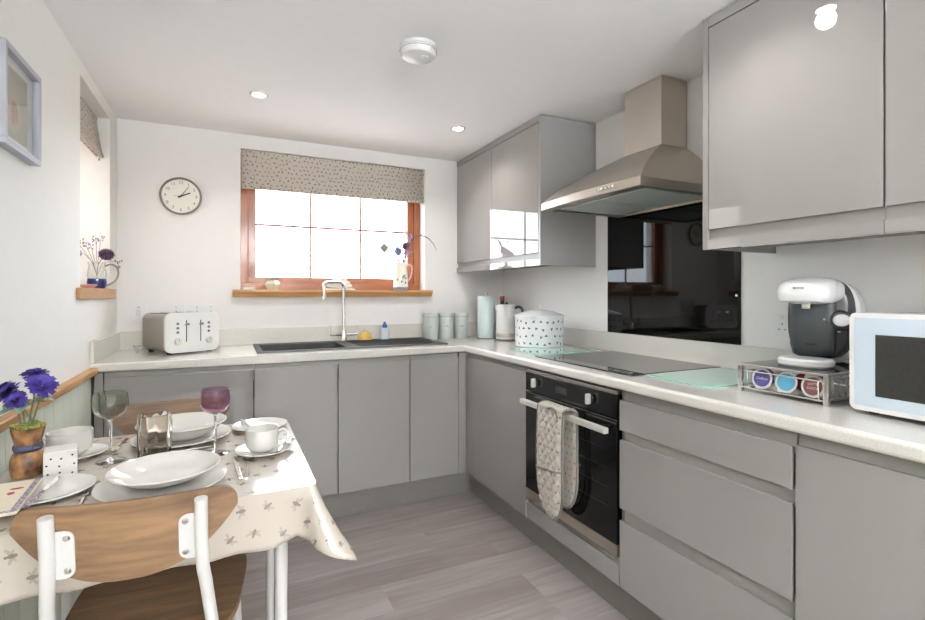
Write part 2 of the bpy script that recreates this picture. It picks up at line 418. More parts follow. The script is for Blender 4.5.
struct('wall_front', MB().box(XL, XR, YF-.3, YF, 0, ZC), 'wall_paint', 'plain white wall behind the viewer')
struct('added_shade_wall', MB().box(-1.75, -1.55, 1.2, YB+.3, 0, 3.0), 'added_wall_render', 'added unseen wall shading the left window from the sky')  # added out of view to keep sky light off the left recess
struct('ceiling', MB().box(XL-.3, XR+.3, YF-.3, YB+.3, ZC, ZC+.1), 'ceiling_paint', 'smooth white ceiling')
# lower left wall: painted boards under an oak dado rail
bd = None; y = YF
while y < 2.60:
    if bd is None: bd = build('board', MB().box(XL, XL+.012, .0015, .0985, .001, .860, .003, 2), 'panel_paint', wl); bdm = bd
    else: bd = bdm.copy(); COL.objects.link(bd); bd.parent = wl
    bd.location = (0, y, 0); y += .1
struct('trim_1', MB().box(XL, XL+.034, YF, 2.624, .861, .889, .006, 3), 'oak_y', 'oak dado rail along the left wall')
# ---- windows
def window(name, label, W, H, M, cols, rows, wf='window_wood'):
    """local: x across, z up, y=0 room side of the frame, outward +y"""
    root = sthing(name, label, 'window', M.translation); root.matrix_world = M
    F = .045
    build('frame', MB().box(0, W, 0, .07, 0, .045, .003).box(0, W, 0, .07, H-F, H, .003), 'window_wood', root)
    for x0 in (0, W-F): build('jamb', MB().box(x0, x0+F, .0005, .0695, .0455, H-F-.0005, .003), 'window_wood_upright', root)
    S = .046; a0, a1, b0, b1 = F-.001, W-F+.001, .044, H-F+.001
    build('sash_rail', MB().box(a0, a1, .016, .062, b0, b0+S-.008, .004), 'window_wood', root); build('sash_rail', MB().box(a0, a1, .016, .062, b1-S, b1, .004), 'window_wood', root)
    for x0 in (a0, a1-S): build('sash_stile', MB().box(x0, x0+S, .0165, .0615, b0+S-.0075, b1-S-.0005, .004), 'window_wood_upright', root)
    g0, g1, h0, h1 = a0+S, a1-S, b0+S-.008, b1-S; dx = (g1-g0)/cols
    for i in range(1, cols): build('glazing_bar', MB().box(g0+dx*i-.007, g0+dx*i+.007, .034, .048, h0, h1, .003), 'window_wood_upright', root)
    zs = [h0+(h1-h0)*k for k in rows]
    for zz in zs: build('glazing_bar', MB().box(g0, g1, .0345, .0475, zz-.007, zz+.007, .003), 'window_wood', root)
    ed = [h0]+zs+[h1]
    for i in range(cols):
        for z0, z1 in zip(ed, ed[1:]): build('pane', MB().box(g0+dx*i+.0005, g0+dx*(i+1)-.0005, .0395, .0425, z0+.0005, z1-.0005), 'pane_glass', root)
    return root
w1 = window('window_1', 'brown wooden window with six panes above the sink', WX1-WX0, WZ1-1.237, tr(WX0, YB+.095, 1.237), 3, (.49,))
sill = MB().box(WX0, WX1, YB-.002, YB+.16, 1.200, 1.237)
sill.prism([(YB-.05, 1.237), (YB-.05, 1.222), (YB-.042, 1.214), (YB-.034, 1.193), (YB-.0005, 1.193), (YB-.0005, 1.237)], .024, 1.288, M=Matrix(((0,0,1,0),(1,0,0,0),(0,1,0,0),(0,0,0,1))))
build('window_sill', sill, 'oak', w1, world=True)
w2 = window('window_2', 'wooden window set deep in the left wall recess', LY1-LY0, LZ1-1.237, tr(XL-.20, LY0, 1.237) @ rot('Z', PI/2), 1, (.5,))
sl = MB().box(XL-.275, XL+.001, LY0, LY1, 1.200, 1.237).box(XL+.0005, XL+.017, 2.42, 3.10, 1.189, 1.237, .003)
o = build('window_sill', sl, 'oak_y', w2); o.matrix_parent_inverse = w2.matrix_world.inverted()
# ---- downlights
def downlight(x, y, label):
    r = thing('downlight', label, 'ceiling light', (x, y, ZC), group='recessed ceiling downlights')
    build('trim_ring', MB().lathe([(.030, -.001), (.030, -.006), (.034, -.008), (.042, -.004), (.043, 0), (.030, 0)], 32), 'white_plastic', r)
    build('lens', MB().lathe([(0, -.003), (.029, -.003), (.029, -.0005), (0, -.0005)], 24), 'lamp_glow', r)
    l = bpy.data.lights.new('downlight_lamp', 'SPOT'); l.energy = SPOT_W; l.spot_size = math.radians(150); l.spot_blend = .8; l.shadow_soft_size = .03; l.color = (1, .97, .93)
    lo = bpy.data.objects.new('downlight_lamp', l); COL.objects.link(lo); lo.parent = r; lo.location = (0, 0, -.04)
for x, y, t in ((.134, 2.545, 'recessed white ceiling downlight nearest the clock'), (1.199, 2.571, 'recessed white ceiling downlight near the corner wall cupboard'),
                (1.18, .96, 'recessed white ceiling downlight in front of right wall cupboards')):
    downlight(x, y, t)
r = thing('added_fill_lamp', 'added white uplighter for fill light, unseen behind the viewer', 'added fill lamp', (.35, -2.25, 0))  # invented lamp out of view, added to bounce fill light off the ceiling
build('base', MB().lathe([(0, 0), (.13, 0), (.13, .012), (.10, .022), (.015, .03), (0, .03)], 36), 'white_metal', r)
build('pole', MB().lathe([(0, .03), (.012, .03), (.012, 1.56), (0, 1.56)], 16), 'white_metal', r)
build('shade', MB().lathe([(0, 1.56), (.03, 1.56), (.10, 1.60), (.16, 1.68), (.157, 1.68), (.097, 1.605), (.03, 1.566), (0, 1.566)], 36), 'white_metal', r)
l = bpy.data.lights.new('added_fill_light', 'AREA'); l.shape = 'DISK'; l.size = .2; l.energy = FILL_W; l.color = (.89, .945, 1)
lo = bpy.data.objects.new('added_fill_light', l); COL.objects.link(lo); lo.parent = r; lo.location = (0, 0, 1.67); lo.rotation_euler = (PI, 0, 0)
r = thing('smoke_alarm', 'round white smoke alarm fixed to the ceiling', 'smoke alarm', (.665, 1.79, ZC))
build('base', MB().lathe([(0, 0), (.071, 0), (.072, -.004), (.071, -.012), (.066, -.014), (0, -.014)], 40), 'white_plastic', r)
build('cover', MB().lathe([(.068, -.0145), (.0705, -.017), (.070, -.030), (.062, -.042), (.045, -.047), (0, -.048)], 40), 'white_plastic', r)
build('test_button', MB().lathe([(0, -.046), (.016, -.046), (.016, -.051), (.013, -.053), (0, -.053)], 24, tr(.018, -.02, 0)), 'white_matt', r)
build('vent', MB().tube([(.071*math.cos(a*PI/20), .071*math.sin(a*PI/20), -.0225) for a in range(40)], .0012, 6, closed=True), 'ink_grey', r)

# ================================================================== KITCHEN UNITS
def fixture(name, label, cat, loc, group=None): return thing(name, label, cat, loc, 0, group)
BEV = .0025
# --- back run
u = fixture('base_cabinet', 'grey gloss base cabinet under the toaster, one wide door', 'cabinet', (-.19, YD, 0), 'grey handleless base cabinets')
build('carcass', MB().box(-.497, .114, YD+.022, YB-.02, .14, .862), 'carcass_grey', u, True)
build('filler_panel', MB().box(XL+.014, -.499, YD, YD+.02, .142, .862, .001), 'gloss_grey', u, True)
build('handle_rail', MB().box(-.497, .114, YD+.012, YD+.0215, .815, .861), 'rail_grey', u, True)
build('door', MB().box(-.495, .1135, YD, YD+.0195, .145, .838, BEV), 'gloss_grey', u, True)
u = fixture('base_cabinet', 'grey gloss base cabinet under the sink, two doors', 'cabinet', (.52, YD, 0), 'grey handleless base cabinets')
build('carcass', MB().box(.116, .931, YD+.022, YB-.02, .14, .69), 'carcass_grey', u, True)
build('handle_rail', MB().box(.116, .931, YD+.012, YD+.0215, .815, .861), 'rail_grey', u, True)
build('door', MB().box(.1185, .5265, YD, YD+.0195, .145, .838, BEV), 'gloss_grey', u, True)
build('door', MB().box(.5315, .9305, YD, YD+.0195, .145, .838, BEV), 'gloss_grey', u, True)
u = fixture('base_cabinet', 'grey gloss base cabinet with narrow door in the inner corner', 'cabinet', (1.1, YD, 0), 'grey handleless base cabinets')
build('carcass', MB().box(.933, 1.28, YD+.022, YB-.02, .14, .862), 'carcass_grey', u, True)
build('handle_rail', MB().box(.933, 1.235, YD+.012, YD+.0215, .815, .861), 'rail_grey', u, True)
build('door', MB().box(.9355, 1.238, YD, YD+.0195, .145, .838, BEV), 'gloss_grey', u, True)
build('corner_post', MB().box(1.240, XD+.02, YD+.001, YD+.0195, .142, .862, .001), 'gloss_grey', u, True)
# --- right run
u = fixture('base_cabinet', 'grey gloss corner base cabinet beside the oven', 'cabinet', (XD, 2.3, 0), 'grey handleless base cabinets')
build('carcass', MB().box(XD+.022, XR-.02, 1.99, YD-.004, .14, .862), 'carcass_grey', u, True)
build('handle_rail', MB().box(XD+.012, XD+.0215, 1.99, YD-.002, .81, .861), 'rail_grey', u, True)
build('door', MB().box(XD, XD+.0195, 1.9875, YD-.003, .145, .838, BEV), 'gloss_grey', u, True)
u = fixture('oven_housing', 'grey base housing around the built-in oven with narrow strip below', 'cabinet', (XD, 1.67, 0))
build('side_panel', MB().box(XD+.022, XR-.02, 1.968, 1.984, .14, .862), 'carcass_grey', u, True); build('side_panel', MB().box(XD+.022, XR-.02, 1.37, 1.383, .14, .862), 'carcass_grey', u, True)
build('base_panel', MB().box(XD+.022, XR-.02, 1.3835, 1.9675, .14, .235), 'carcass_grey', u, True)
build('filler_panel', MB().box(XD, XD+.0195, 1.3695, 1.9845, .145, .222, BEV), 'gloss_grey', u, True)
build('filler_rail', MB().box(XD+.012, XD+.0215, 1.372, 1.982, .2225, .246), 'rail_grey', u, True)
u = fixture('drawer_cabinet', 'grey gloss base cabinet with three wide drawers right of oven', 'cabinet', (XD, 1.06, 0))
build('carcass', MB().box(XD+.030, XR-.02, .757, 1.366, .14, .862), 'dark_gap', u, True)
for z0, z1 in ((.806, .861), (.672, .722), (.382, .440)): build('handle_rail', MB().box(XD+.014, XD+.029, .757, 1.355, z0, z1), 'rail_grey', u, True)
for z0, z1 in ((.716, .826), (.433, .681), (.145, .389)): build('drawer_front', MB().box(XD, XD+.0135, .7605, 1.3665, z0, z1, BEV), 'gloss_grey', u, True)
def door_unit(y0, y1, label):
    u = fixture('base_cabinet', label, 'cabinet', (XD, (y0+y1)/2, 0), 'grey handleless base cabinets')
    build('carcass', MB().box(XD+.030, XR-.02, y0+.002, y1-.002, .14, .862), 'carcass_grey', u, True)
    build('handle_rail', MB().box(XD+.014, XD+.029, y0+.002, y1-.004, .80, .861), 'rail_grey', u, True)
    build('door', MB().box(XD, XD+.0195-.006, y0+.0025, y1-.0025, .145, .832, BEV), 'gloss_grey', u, True)
door_unit(.15, .755, 'grey gloss base cabinet below the microwave'); door_unit(-.455, .15, 'grey gloss base cabinet at near end of right run')
pl = MB().box(-.53, 1.345, 2.705, 2.720, 0, .139, .001); build('kitchen_plinth', pl, 'plinth_grey'); tag(bpy.data.objects['kitchen_plinth'], 'dark grey plinth under the back run of cabinets', 'plinth')
tag(build('kitchen_plinth', MB().box(1.3455, 1.360, -.45, 2.7045, 0, .139, .001), 'plinth_grey'), 'dark grey plinth under the oven and drawer run', 'plinth')
# --- worktop: L-shaped slab with a cut-out for the sink bowl
SX0, SX1, SY0, SY1 = .165, .60, 2.745, 3.09
def cells(xs, ys, keep, z0, z1):
    b = bmesh.new(); vd = {}
    def V(x, y, z):
        k = (round(x, 4), round(y, 4), z)
        if k not in vd: vd[k] = b.verts.new((x, y, z))
        return vd[k]
    def K(i, j): return 0 <= i < len(xs)-1 and 0 <= j < len(ys)-1 and keep((xs[i]+xs[i+1])/2, (ys[j]+ys[j+1])/2)
    for i in range(len(xs)-1):
        for j in range(len(ys)-1):
            if not K(i, j): continue
            a, c, d, e = xs[i], xs[i+1], ys[j], ys[j+1]
            b.faces.new([V(a,d,z1), V(c,d,z1), V(c,e,z1), V(a,e,z1)]); b.faces.new([V(a,e,z0), V(c,e,z0), V(c,d,z0), V(a,d,z0)])
            for (ii, jj, p, q) in ((i-1,j,(a,e),(a,d)), (i+1,j,(c,d),(c,e)), (i,j-1,(a,d),(c,d)), (i,j+1,(c,e),(a,e))):
                if not K(ii, jj): b.faces.new([V(*p,z0), V(*q,z0), V(*q,z1), V(*p,z1)])
    return b
CX, CY = 1.265, 2.625
b = cells([XL+.001, SX0-.003, SX1+.003, CX, XR-.001], [-.455, CY, SY0-.003, SY1+.003, YB-.001], lambda x, y: (x > CX or y > CY) and not (SX0 < x < SX1 and SY0 < y < SY1), .866, ZW)
es = [e for e in b.edges if all((abs(v.co.x-CX) < 1e-5 and v.co.y <= CY+1e-5) or (abs(v.co.y-CY) < 1e-5 and v.co.x <= CX+1e-5) for v in e.verts) and abs(e.verts[0].co.z-e.verts[1].co.z) < 1e-6]
bmesh.ops.bevel(b, geom=es, offset=.012, segments=4, profile=.5, affect='EDGES')
wt = thing('worktop', 'white speckled L-shaped worktop on the base cabinets', 'worktop', (1.0, 2.9, .866))
mb = MB().bm(b); mb.wn = True; build('slab', mb, 'worktop', wt, True)
ups = thing('worktop_upstand', 'white speckled upstand running along the walls above worktop', 'upstand', (1.0, YB-.01, ZW+.0003))
build('upstand', MB().box(XL+.001, XR-.001, YB-.016, YB-.001, ZW+.0003, 1.005, .002), 'worktop', ups, True)
build('upstand', MB().box(XR-.016, XR-.001, -.455, YB-.0165, ZW+.0003, 1.005, .002), 'worktop', ups, True)
build('upstand', MB().box(XL+.001, XL+.016, CY+.01, YB-.0165, ZW+.0003, 1.005, .002), 'worktop', ups, True)
# --- wall cabinets
def wall_unit(ya, yb, ends, label, doors, pel_side):
    """carcass between ya<yb; ends = which ends carry a visible gloss panel"""
    u = fixture('wall_cabinet', label, 'cabinet', (XR-.19, (ya+yb)/2, 1.365), 'grey gloss wall cabinets')
    y0, y1 = ya+(.018 if 'a' in ends else 0), yb-(.022 if 'b' in ends else 0)
    build('carcass', MB().box(XU+.024, XR-.001, y0, y1, 1.390, 2.150), 'carcass_grey', u, True)
    if 'a' in ends: build('end_panel', MB().box(XU, XR-.001, ya, y0-.0003, 1.364, 2.165, .0015), 'carcass_grey', u, True)
    if 'b' in ends: build('end_panel', MB().box(XU, XR-.001, y1+.0003, yb, 1.364, 2.165, .0015), 'gloss_grey', u, True)
    build('top_panel', MB().box(XU, XU+.0235, y0+.0003, y1-.0003, 2.130, 2.165, .001), 'gloss_grey', u, True)
    build('pelmet', MB().box(XU, XU+.0235, y0+.0003, y1-.0003, 1.364, 1.399, .001), 'gloss_grey', u, True)
    build('handle_rail', MB().box(XU+.012, XU+.0235, y0+.0003, y1-.0003, 1.3995, 1.47), 'rail_grey', u, True)
    for d0, d1 in doors: build('door', MB().box(XU, XU+.0115, d0+.002, d1-.002, 1.432, 2.127, BEV), 'gloss_grey', u, True)
    return u
wall_unit(2.171, YB-.001, 'a', 'grey gloss wall cabinet in the corner left of the hood', ((2.19, 2.705), (2.705, 3.222)), 'a')
wall_unit(.66, 1.185, 'b', 'grey gloss wall cabinet above the coffee machine', ((.66, 1.163),), 'b')
wall_unit(.155, .6595, '', 'grey gloss wall cabinet above the microwave', ((.155, .6595),), '')
wall_unit(-.455, .1545, '', 'grey gloss wall cabinet at near end of right wall', ((-.455, .1545),), '')
# --- splashback, hood, hob, oven
r = fixture('splashback', 'black glass splashback behind the hob', 'splashback', (XR, 1.69, 1.0055))
build('panel', MB().box(XR-.007, XR-.0005, 1.303, 2.07, 1.0055, 1.66, .001), 'black_glass', r, True)
build('screw_cap', MB().lathe([(0, 0), (.006, 0), (.005, .003), (0, .0035)], 16, tr(XR-.007, 1.318, 1.205) @ rot('Y', -PI/2)), 'chrome', r, True)
r = fixture('cooker_hood', 'stainless steel chimney cooker hood over the hob', 'cooker hood', (1.62, 1.668, 1.613))
hx0, hx1, hy0, hy1 = 1.372, XR-.0075, 1.351, 1.985
cx0, cy0, cy1 = 1.705, 1.558, 1.778
def ring(x0, y0, y1, z, bow=0, n=16):
    pts = []
    for i in range(n+1):
        t = i/n; pts.append((x0-bow*math.sin(PI*t), y0+(y1-y0)*t, z))
    return pts+[(hx1, y1, z), (hx1, y0, z)]
lip = MB().loft([ring(hx0+.004, hy0+.004, hy1-.004, 1.613, .018), ring(hx0, hy0, hy1, 1.616, .018), ring(hx0, hy0, hy1, 1.648, .018), ring(hx0+.004, hy0+.004, hy1-.004, 1.652, .018)], caps=False)
rim = MB().loft([ring(hx0+.004, hy0+.004, hy1-.004, 1.613, .018), ring(hx0+.045, hy0+.03, hy1-.03, 1.6135, .006)], caps=False)
lip.v += []; o = build('lip', lip.add(rim.v, rim.f), 'steel', r, True)
def rr(x0, y0, y1, z, n=16):
    return ring(x0, y0, y1, z, 0, n)
can = [ring(hx0+.004, hy0+.004, hy1-.004, 1.652, .018)]
for k in range(1, 9):
    t = k/8; e = t**.82
    can.append(ring(hx0+.004+(cx0-hx0-.004)*t, hy0+.004+(cy0-hy0-.004)*t, hy1-.004+(cy1-hy1+.004)*t, 1.652+(1.866-1.652)*e, .018*(1-t)))
build('canopy', MB().loft(can, caps=False), 'steel', r, True)
build('chimney', MB().box(cx0, hx1, cy0, cy1, 1.866, 2.168, .001), 'steel', r, True)
build('filter', MB().box(hx0+.075, hx1-.06, 1.405, 1.664, 1.616, 1.622, .001), 'filter_mesh', r, True)
build('filter', MB().box(hx0+.075, hx1-.06, 1.672, 1.931, 1.616, 1.622, .001), 'filter_mesh', r, True)
build('underside', MB().box(hx0+.03, hx1-.002, hy0+.02, hy1-.02, 1.6225, 1.628), 'steel', r, True)
for k in range(5): build('button', MB().lathe([(0, 0), (.0055, 0), (.0055, .003), (.004, .005), (0, .005)], 16, tr(hx0-.0165, 1.478+k*.021, 1.632) @ rot('Y', -PI/2)), 'chrome', r, True)
for yy in (1.46, 1.87): build('hood_lamp', MB().lathe([(0, 0), (.022, 0), (.024, -.002), (.020, -.004), (0, -.004)], 20, tr(hx1-.035, yy, 1.6225)), 'white_plastic', r, True)
r = fixture('induction_hob', 'flat black glass hob set on the worktop', 'hob', (1.59, 1.685, ZW))
build('glass', MB().prism([(1.345, 1.37), (1.835, 1.37), (1.835, 2.0), (1.345, 2.0)], ZW+.0003, ZW+.0063, .002), 'hob_glass', r, True)
build('control_marks', MB().box(1.362, 1.364, 1.40, 1.56, ZW+.0064, ZW+.0066).box(1.385, 1.387, 1.40, 1.56, ZW+.0064, ZW+.0066).box(1.364, 1.385, 1.558, 1.56, ZW+.0064, ZW+.0066).box(1.364, 1.385, 1.40, 1.402, ZW+.0064, ZW+.0066).box(1.364, 1.385, 1.479, 1.481, ZW+.0064, ZW+.0066), 'white_matt', r, True)
r = fixture('oven', 'black built-in electric oven with pale bar handle', 'oven', (XD, 1.675, .25))
build('body', MB().box(XD+.023, XR-.03, 1.3845, 1.9665, .248, .850), 'dark_gap', r, True)
build('top_trim', MB().box(XD-.004, XD+.022, 1.374, 1.979, .842, .856, .002), 'steel_light', r, True)
cp = build('control_panel', MB().box(XD-.006, XD+.0215, 1.373, 1.980, .757, .8415, .002), 'oven_black', r, True)
build('display', MB().box(XD-.0065, XD-.006, 1.665, 1.745, .785, .815), 'display_grey', cp, True)
for i in range(3): build('display_digit', MB().text(('1', '2', '0')[i], .02, tr(XD-.0067, 1.72-i*.017, .80) @ rot('Z', -PI/2) @ rot('X', PI/2)), 'ink_grey', cp, True)
for yy in (1.886, 1.509):
    k = build('knob', MB().lathe([(0, .010), (.017, .010), (.019, .008), (.0195, 0), (0, 0)], 28, tr(XD-.006, yy, .804) @ rot('Y', -PI/2)), 'oven_black', r, True)
    build('grip', MB().box(XD-.036, XD-.0155, yy-.0065, yy+.0065, .784, .824, .003, 2), 'handle_pale', k, True)
dr = build('door', MB().box(XD-.006, XD+.0215, 1.373, 1.980, .293, .750, .003), 'oven_glass', r, True)
build('window_frame_line', MB().box(XD-.0065, XD-.006, 1.373, 1.98, .7485, .7505), 'steel_light', dr, True)
build('handle', MB().box(XD-.056, XD-.034, 1.384, 1.955, .702, .724, .003), 'handle_pale', dr, True)
for yy in (1.43, 1.90): build('handle_post', MB().box(XD-.034, XD-.0055, yy-.008, yy+.008, .706, .720, .002), 'steel_light', dr, True)
for z in (.42, .49, .56, .63): build('rack_line', MB().box(XD-.0064, XD-.006, 1.42, 1.66, z, z+.0016), 'display_grey', dr, True)
build('bottom_trim', MB().box(XD-.006, XD+.0215, 1.374, 1.979, .250, .2925, .002), 'steel', r, True)
# --- double oven glove over the handle
def glove():
    root = thing('oven_glove', 'quilted cream double oven glove hanging on the oven handle', 'oven glove', (XD-.045, 1.682, .728))
    # path in (x,z) local: up from front hem over the bar and down behind it; width along y
    def sheet(x_of, z_top, z_bot, yc_of, w_of, side, thick=.014, nu=46, nv=110, amp=.010):
        mb = MB(); 
        def P(u, v, off):
            z = z_top+(z_bot-z_top)*v; wv = w_of(v); yy = yc_of(v)+(u-.5)*2*wv
            edge = min(1, min(u, 1-u)*9)*min(1, (1-v)*12+.05)
            s1, s2 = math.sin((yy*1.15+z)*PI/.048), math.sin((yy*1.15-z)*PI/.048)
            q = amp*(abs(s1)*abs(s2))**.4*edge
            return (x_of(v)+side*(off*edge+ (q if off > 0 else 0)), yy, z)
        mb.grid(nu, nv, lambda u, v: P(u, v, thick*.5), uvfn=lambda u, v: (u*.2, v*.45))
        mb.grid(nu, nv, lambda u, v: P(u, v, -thick*.5), uvfn=lambda u, v: (u*.2, v*.45))
        return mb, P
    def w_front(v): return .088*(1.0 if v < .62 else math.sqrt(max(0.0, 1-((v-.62)/.38)**2.2))) if v < 1 else .004
    wf = lambda v: max(.012, w_front(v))
    mb, P = sheet(lambda v: -.024-.010*math.sin(v*PI), .003, -.452, lambda v: .012-.01*v, wf, -1)
    fr = build('front_mitt', mb, 'glove_print', root)
    edge = [P(0, v/40, 0) for v in range(41)]+[P(u/10, 1, 0) for u in range(1, 10)]+[P(1, v/40, 0) for v in range(40, -1, -1)]
    build('binding', MB().tube(edge, .0055, 8), 'dark_bind', fr)
    build('pocket_binding', MB().tube([Vector(P(u/16, .52+.05*(u/16), .0062))+Vector((-.002, 0, 0)) for u in range(17)], .005, 8), 'dark_bind', fr)
    mb, P2 = sheet(lambda v: .020-.004*math.sin(v*PI), .003, -.40, lambda v: -.028-.006*math.sin(v*PI), lambda v: wf(v)*.9, 1)
    bk = build('back_mitt', mb, 'glove_print', root)
    edge = [P2(0, v/40, 0) for v in range(41)]+[P2(u/10, 1, 0) for u in range(1, 10)]+[P2(1, v/40, 0) for v in range(40, -1, -1)]
    build('binding', MB().tube(edge, .0055, 8), 'dark_bind', bk)
    # saddle over the bar
    def S(u, v, off):
        a = PI*v; R = .022+off; yc = .012*(1-v)-.028*v; 
        return (-.002-R*math.cos(a), yc+(u-.5)*2*(.088*(1-v)+.079*v), .002+ (R*.62+.003)*math.sin(a))
    sd = MB().grid(16, 12, lambda u, v: S(u, v, .007), uvfn=lambda u, v: (u*.2, .5+v*.07)).grid(16, 12, lambda u, v: S(u, v, -.004), uvfn=lambda u, v: (u*.2, .5+v*.07))
    s_ = build('saddle', sd, 'glove_print', root)
    for u in (0, 1): build('binding', MB().tube([S(u, v/12, .002) for v in range(13)], .0055, 8), 'dark_bind', s_)
    build('hanging_loop', MB().tube(curve([(-.030, .02, .005), (-.034, -.015, .012), (-.036, -.045, .0), (-.037, -.055, -.035), (-.038, -.05, -.06)])[::-1], .004, 8), 'dark_bind', root)
glove()
# --- sink and tap
b = cells([.135, SX0, SX1, 1.20], [2.715, SY0, SY1, 3.175], lambda x, y: not (SX0 < x < SX1 and SY0 < y < SY1), ZW+.0003, ZW+.0095)
es = [e for e in b.edges if all(abs(v.co.z-ZW-.0095) < 1e-5 for v in e.verts) and len([f for f in e.link_faces if abs(f.normal.z) > .5]) < 2]
b.normal_update()
es = [e for e in b.edges if all(abs(v.co.z-ZW-.0095) < 1e-5 for v in e.verts) and len([f for f in e.link_faces if abs(f.normal.z) > .5]) < 2]
bmesh.ops.bevel(b, geom=es, offset=.004, segments=2, profile=.5, affect='EDGES')
r = fixture('kitchen_sink', 'black composite sink with drainer set in the worktop', 'sink', (.66, 2.95, ZW))
mb = MB().bm(b); mb.wn = True; build('deck', mb, 'sink_granite', r, True)
bw = MB()
x0, x1, y0, y1, zb, zt, T = SX0, SX1, SY0, SY1, .735, ZW+.002, .002
bw.box(x0-T, x1+T, y0-T, y1+T, zb-T, zb); bw.box(x0-T, x0, y0-T, y1+T, zb, zt); bw.box(x1, x1+T, y0-T, y1+T, zb, zt); bw.box(x0, x1, y0-T, y0, zb, zt); bw.box(x0, x1, y1, y1+T, zb, zt)
bo = build('bowl', bw, 'sink_granite', r, True)
build('waste', MB().lathe([(0, 0), (.04, 0), (.043, .003), (.03, .004), (.012, .001), (0, .001)], 24, tr(.39, 2.94, zb)), 'chrome', bo, True)
for k in range(7): build('drainer_rib', MB().box(.67+.0*k, 1.14, 2.775+k*.05, 2.787+k*.05, ZW+.0093, ZW+.0125, .0015), 'sink_granite', r, True)
build('sink_rim', MB().box(.136, 1.199, 2.7125, 2.7148, ZW+.0005, ZW+.007), 'ink_grey', r, True)
r = thing('mixer_tap', 'chrome bridge mixer tap with tall spout behind the sink', 'tap', (.66, 3.125, ZW+.0095))
build('base', MB().lathe([(0, 0), (.026, 0), (.027, .004), (.022, .010), (.019, .03), (.020, .055), (.014, .07), (0, .07)], 28), 'chrome', r)
dv = Vector((-.78, -.62, 0)).normalized()
sp = [(0, 0, .06), (0, 0, .2), (0, 0, .335)]
for k in range(1, 9):
    a = PI/2*k/8; sp.append(tuple(dv*(.045*(1-math.cos(a)))+Vector((0, 0, .335+.035*math.sin(a)))))
sp.append(tuple(dv*.15+Vector((0, 0, .366))))
for k in range(1, 7):
    a = PI/2*k/6; sp.append(tuple(dv*(.15+.03*math.sin(a))+Vector((0, 0, .336+.030*math.cos(a)))))
sp.append(tuple(dv*.18+Vector((0, 0, .27))))
build('spout', MB().tube(sp, .0115, 14), 'chrome', r)
build('aerator', MB().lathe([(0, 0), (.013, 0), (.0135, .003), (.0135, .016), (.0115, .018), (0, .018)], 20, tr(*(dv*.18+Vector((0, 0, .262))))), 'chrome', r)
for s in (-1, 1):
    h = build('handle_arm', MB().tube([(s*.015, 0, .042), (s*.06, -.004, .042), (s*.088, -.006, .044)], [.010, .008, .0075], 12), 'chrome', r)
    build('lever', MB().tube([(s*.084, -.006, .044), (s*.084, -.006, .065), (s*.086, -.008, .098)], [.0065, .0045, .0035], 10), 'chrome', h)

# ================================================================== THINGS ON THE WORKTOP
# toaster: four slots, front panel faces local -y
r = thing('toaster', 'white and brushed grey four-slice toaster on the worktop', 'toaster', (-.229, 3.005, ZW), math.radians(29.5))
def rrect(w, h, rad, n=6, cx=0, cy=0):
    out = []
    for qx, qy, a0 in ((1, 1, 0), (-1, 1, 90), (-1, -1, 180), (1, -1, 270)):
        for k in range(n+1):
            a = math.radians(a0+90*k/n); out.append((cx+qx*(w/2-rad)+rad*math.cos(a), cy+qy*(h/2-rad)+rad*math.sin(a)))
    return out
RX = rot('X', PI/2)
bdy = build('body', MB().prism(rrect(.258, .190, .028, 6, 0, .11), -.132, .118, .004, 2, RX), 'toaster_steel', r)
fp = build('front_panel', MB().prism(rrect(.27, .203, .032, 8, 0, .1105), .1185, .1405, .006, 3, RX), 'toaster_white', r)
build('back_panel', MB().prism(rrect(.250, .182, .026, 8, 0, .11), -.1385, -.1325, .002, 2, RX), 'toaster_steel', r)
for s in (-1, 1):
    build('slot', MB().box(s*.095-.011, s*.095+.011, -.105, .115, .2045, .2062, .0005), 'dark_gap', r); build('slot', MB().box(s*.04-.011, s*.04+.011, -.105, .115, .2045, .2062, .0005), 'dark_gap', r)
    build('lever_slot', MB().box(s*.036-.0022, s*.036+.0022, -.1415, -.1403, .062, .172), 'ink_black', fp)
    lv = build('lever', MB().box(s*.036-.012, s*.036+.012, -.152, -.1416, .146, .158, .003), 'chrome', r)
    k = build('dial', MB().lathe([(0, .016), (.014, .016), (.0175, .012), (.018, 0), (0, 0)], 24, tr(s*.078, -.1405, .066) @ rot('X', PI/2)), 'handle_pale', r)
    build('dial_mark', MB().box(s*.078-.001, s*.078+.001, -.1572, -.1564, .068, .080), 'ink_grey', k)
    for j in range(3): build('button', MB().lathe([(0, .004), (.006, .004), (.0065, 0), (0, 0)], 14, tr(s*.078, -.1405, .112+j*.022) @ rot('X', PI/2)), 'ink_grey', fp)
for sx in (-1, 1):
    for sy in (-1, 1): build('foot', MB().lathe([(0, 0), (.012, 0), (.013, .016), (0, .016)], 14, tr(sx*.10, sy*.10, 0)), 'black_rubber', r)
r = thing('cable_plug', 'small pale plug standing beside the toaster', 'plug', (-.425, 3.03, ZW))
build('cap', MB().lathe([(0, .0), (.007, .0), (.006, .028), (.019, .030), (.020, .036), (.018, .042), (0, .043)], 18), 'mint_canister', r)
for s in (-1, 1): build('pin', MB().box(s*.0105-.0015, s*.0105+.0015, -.003, .003, 0, .031, .0006), 'steel_light', r)
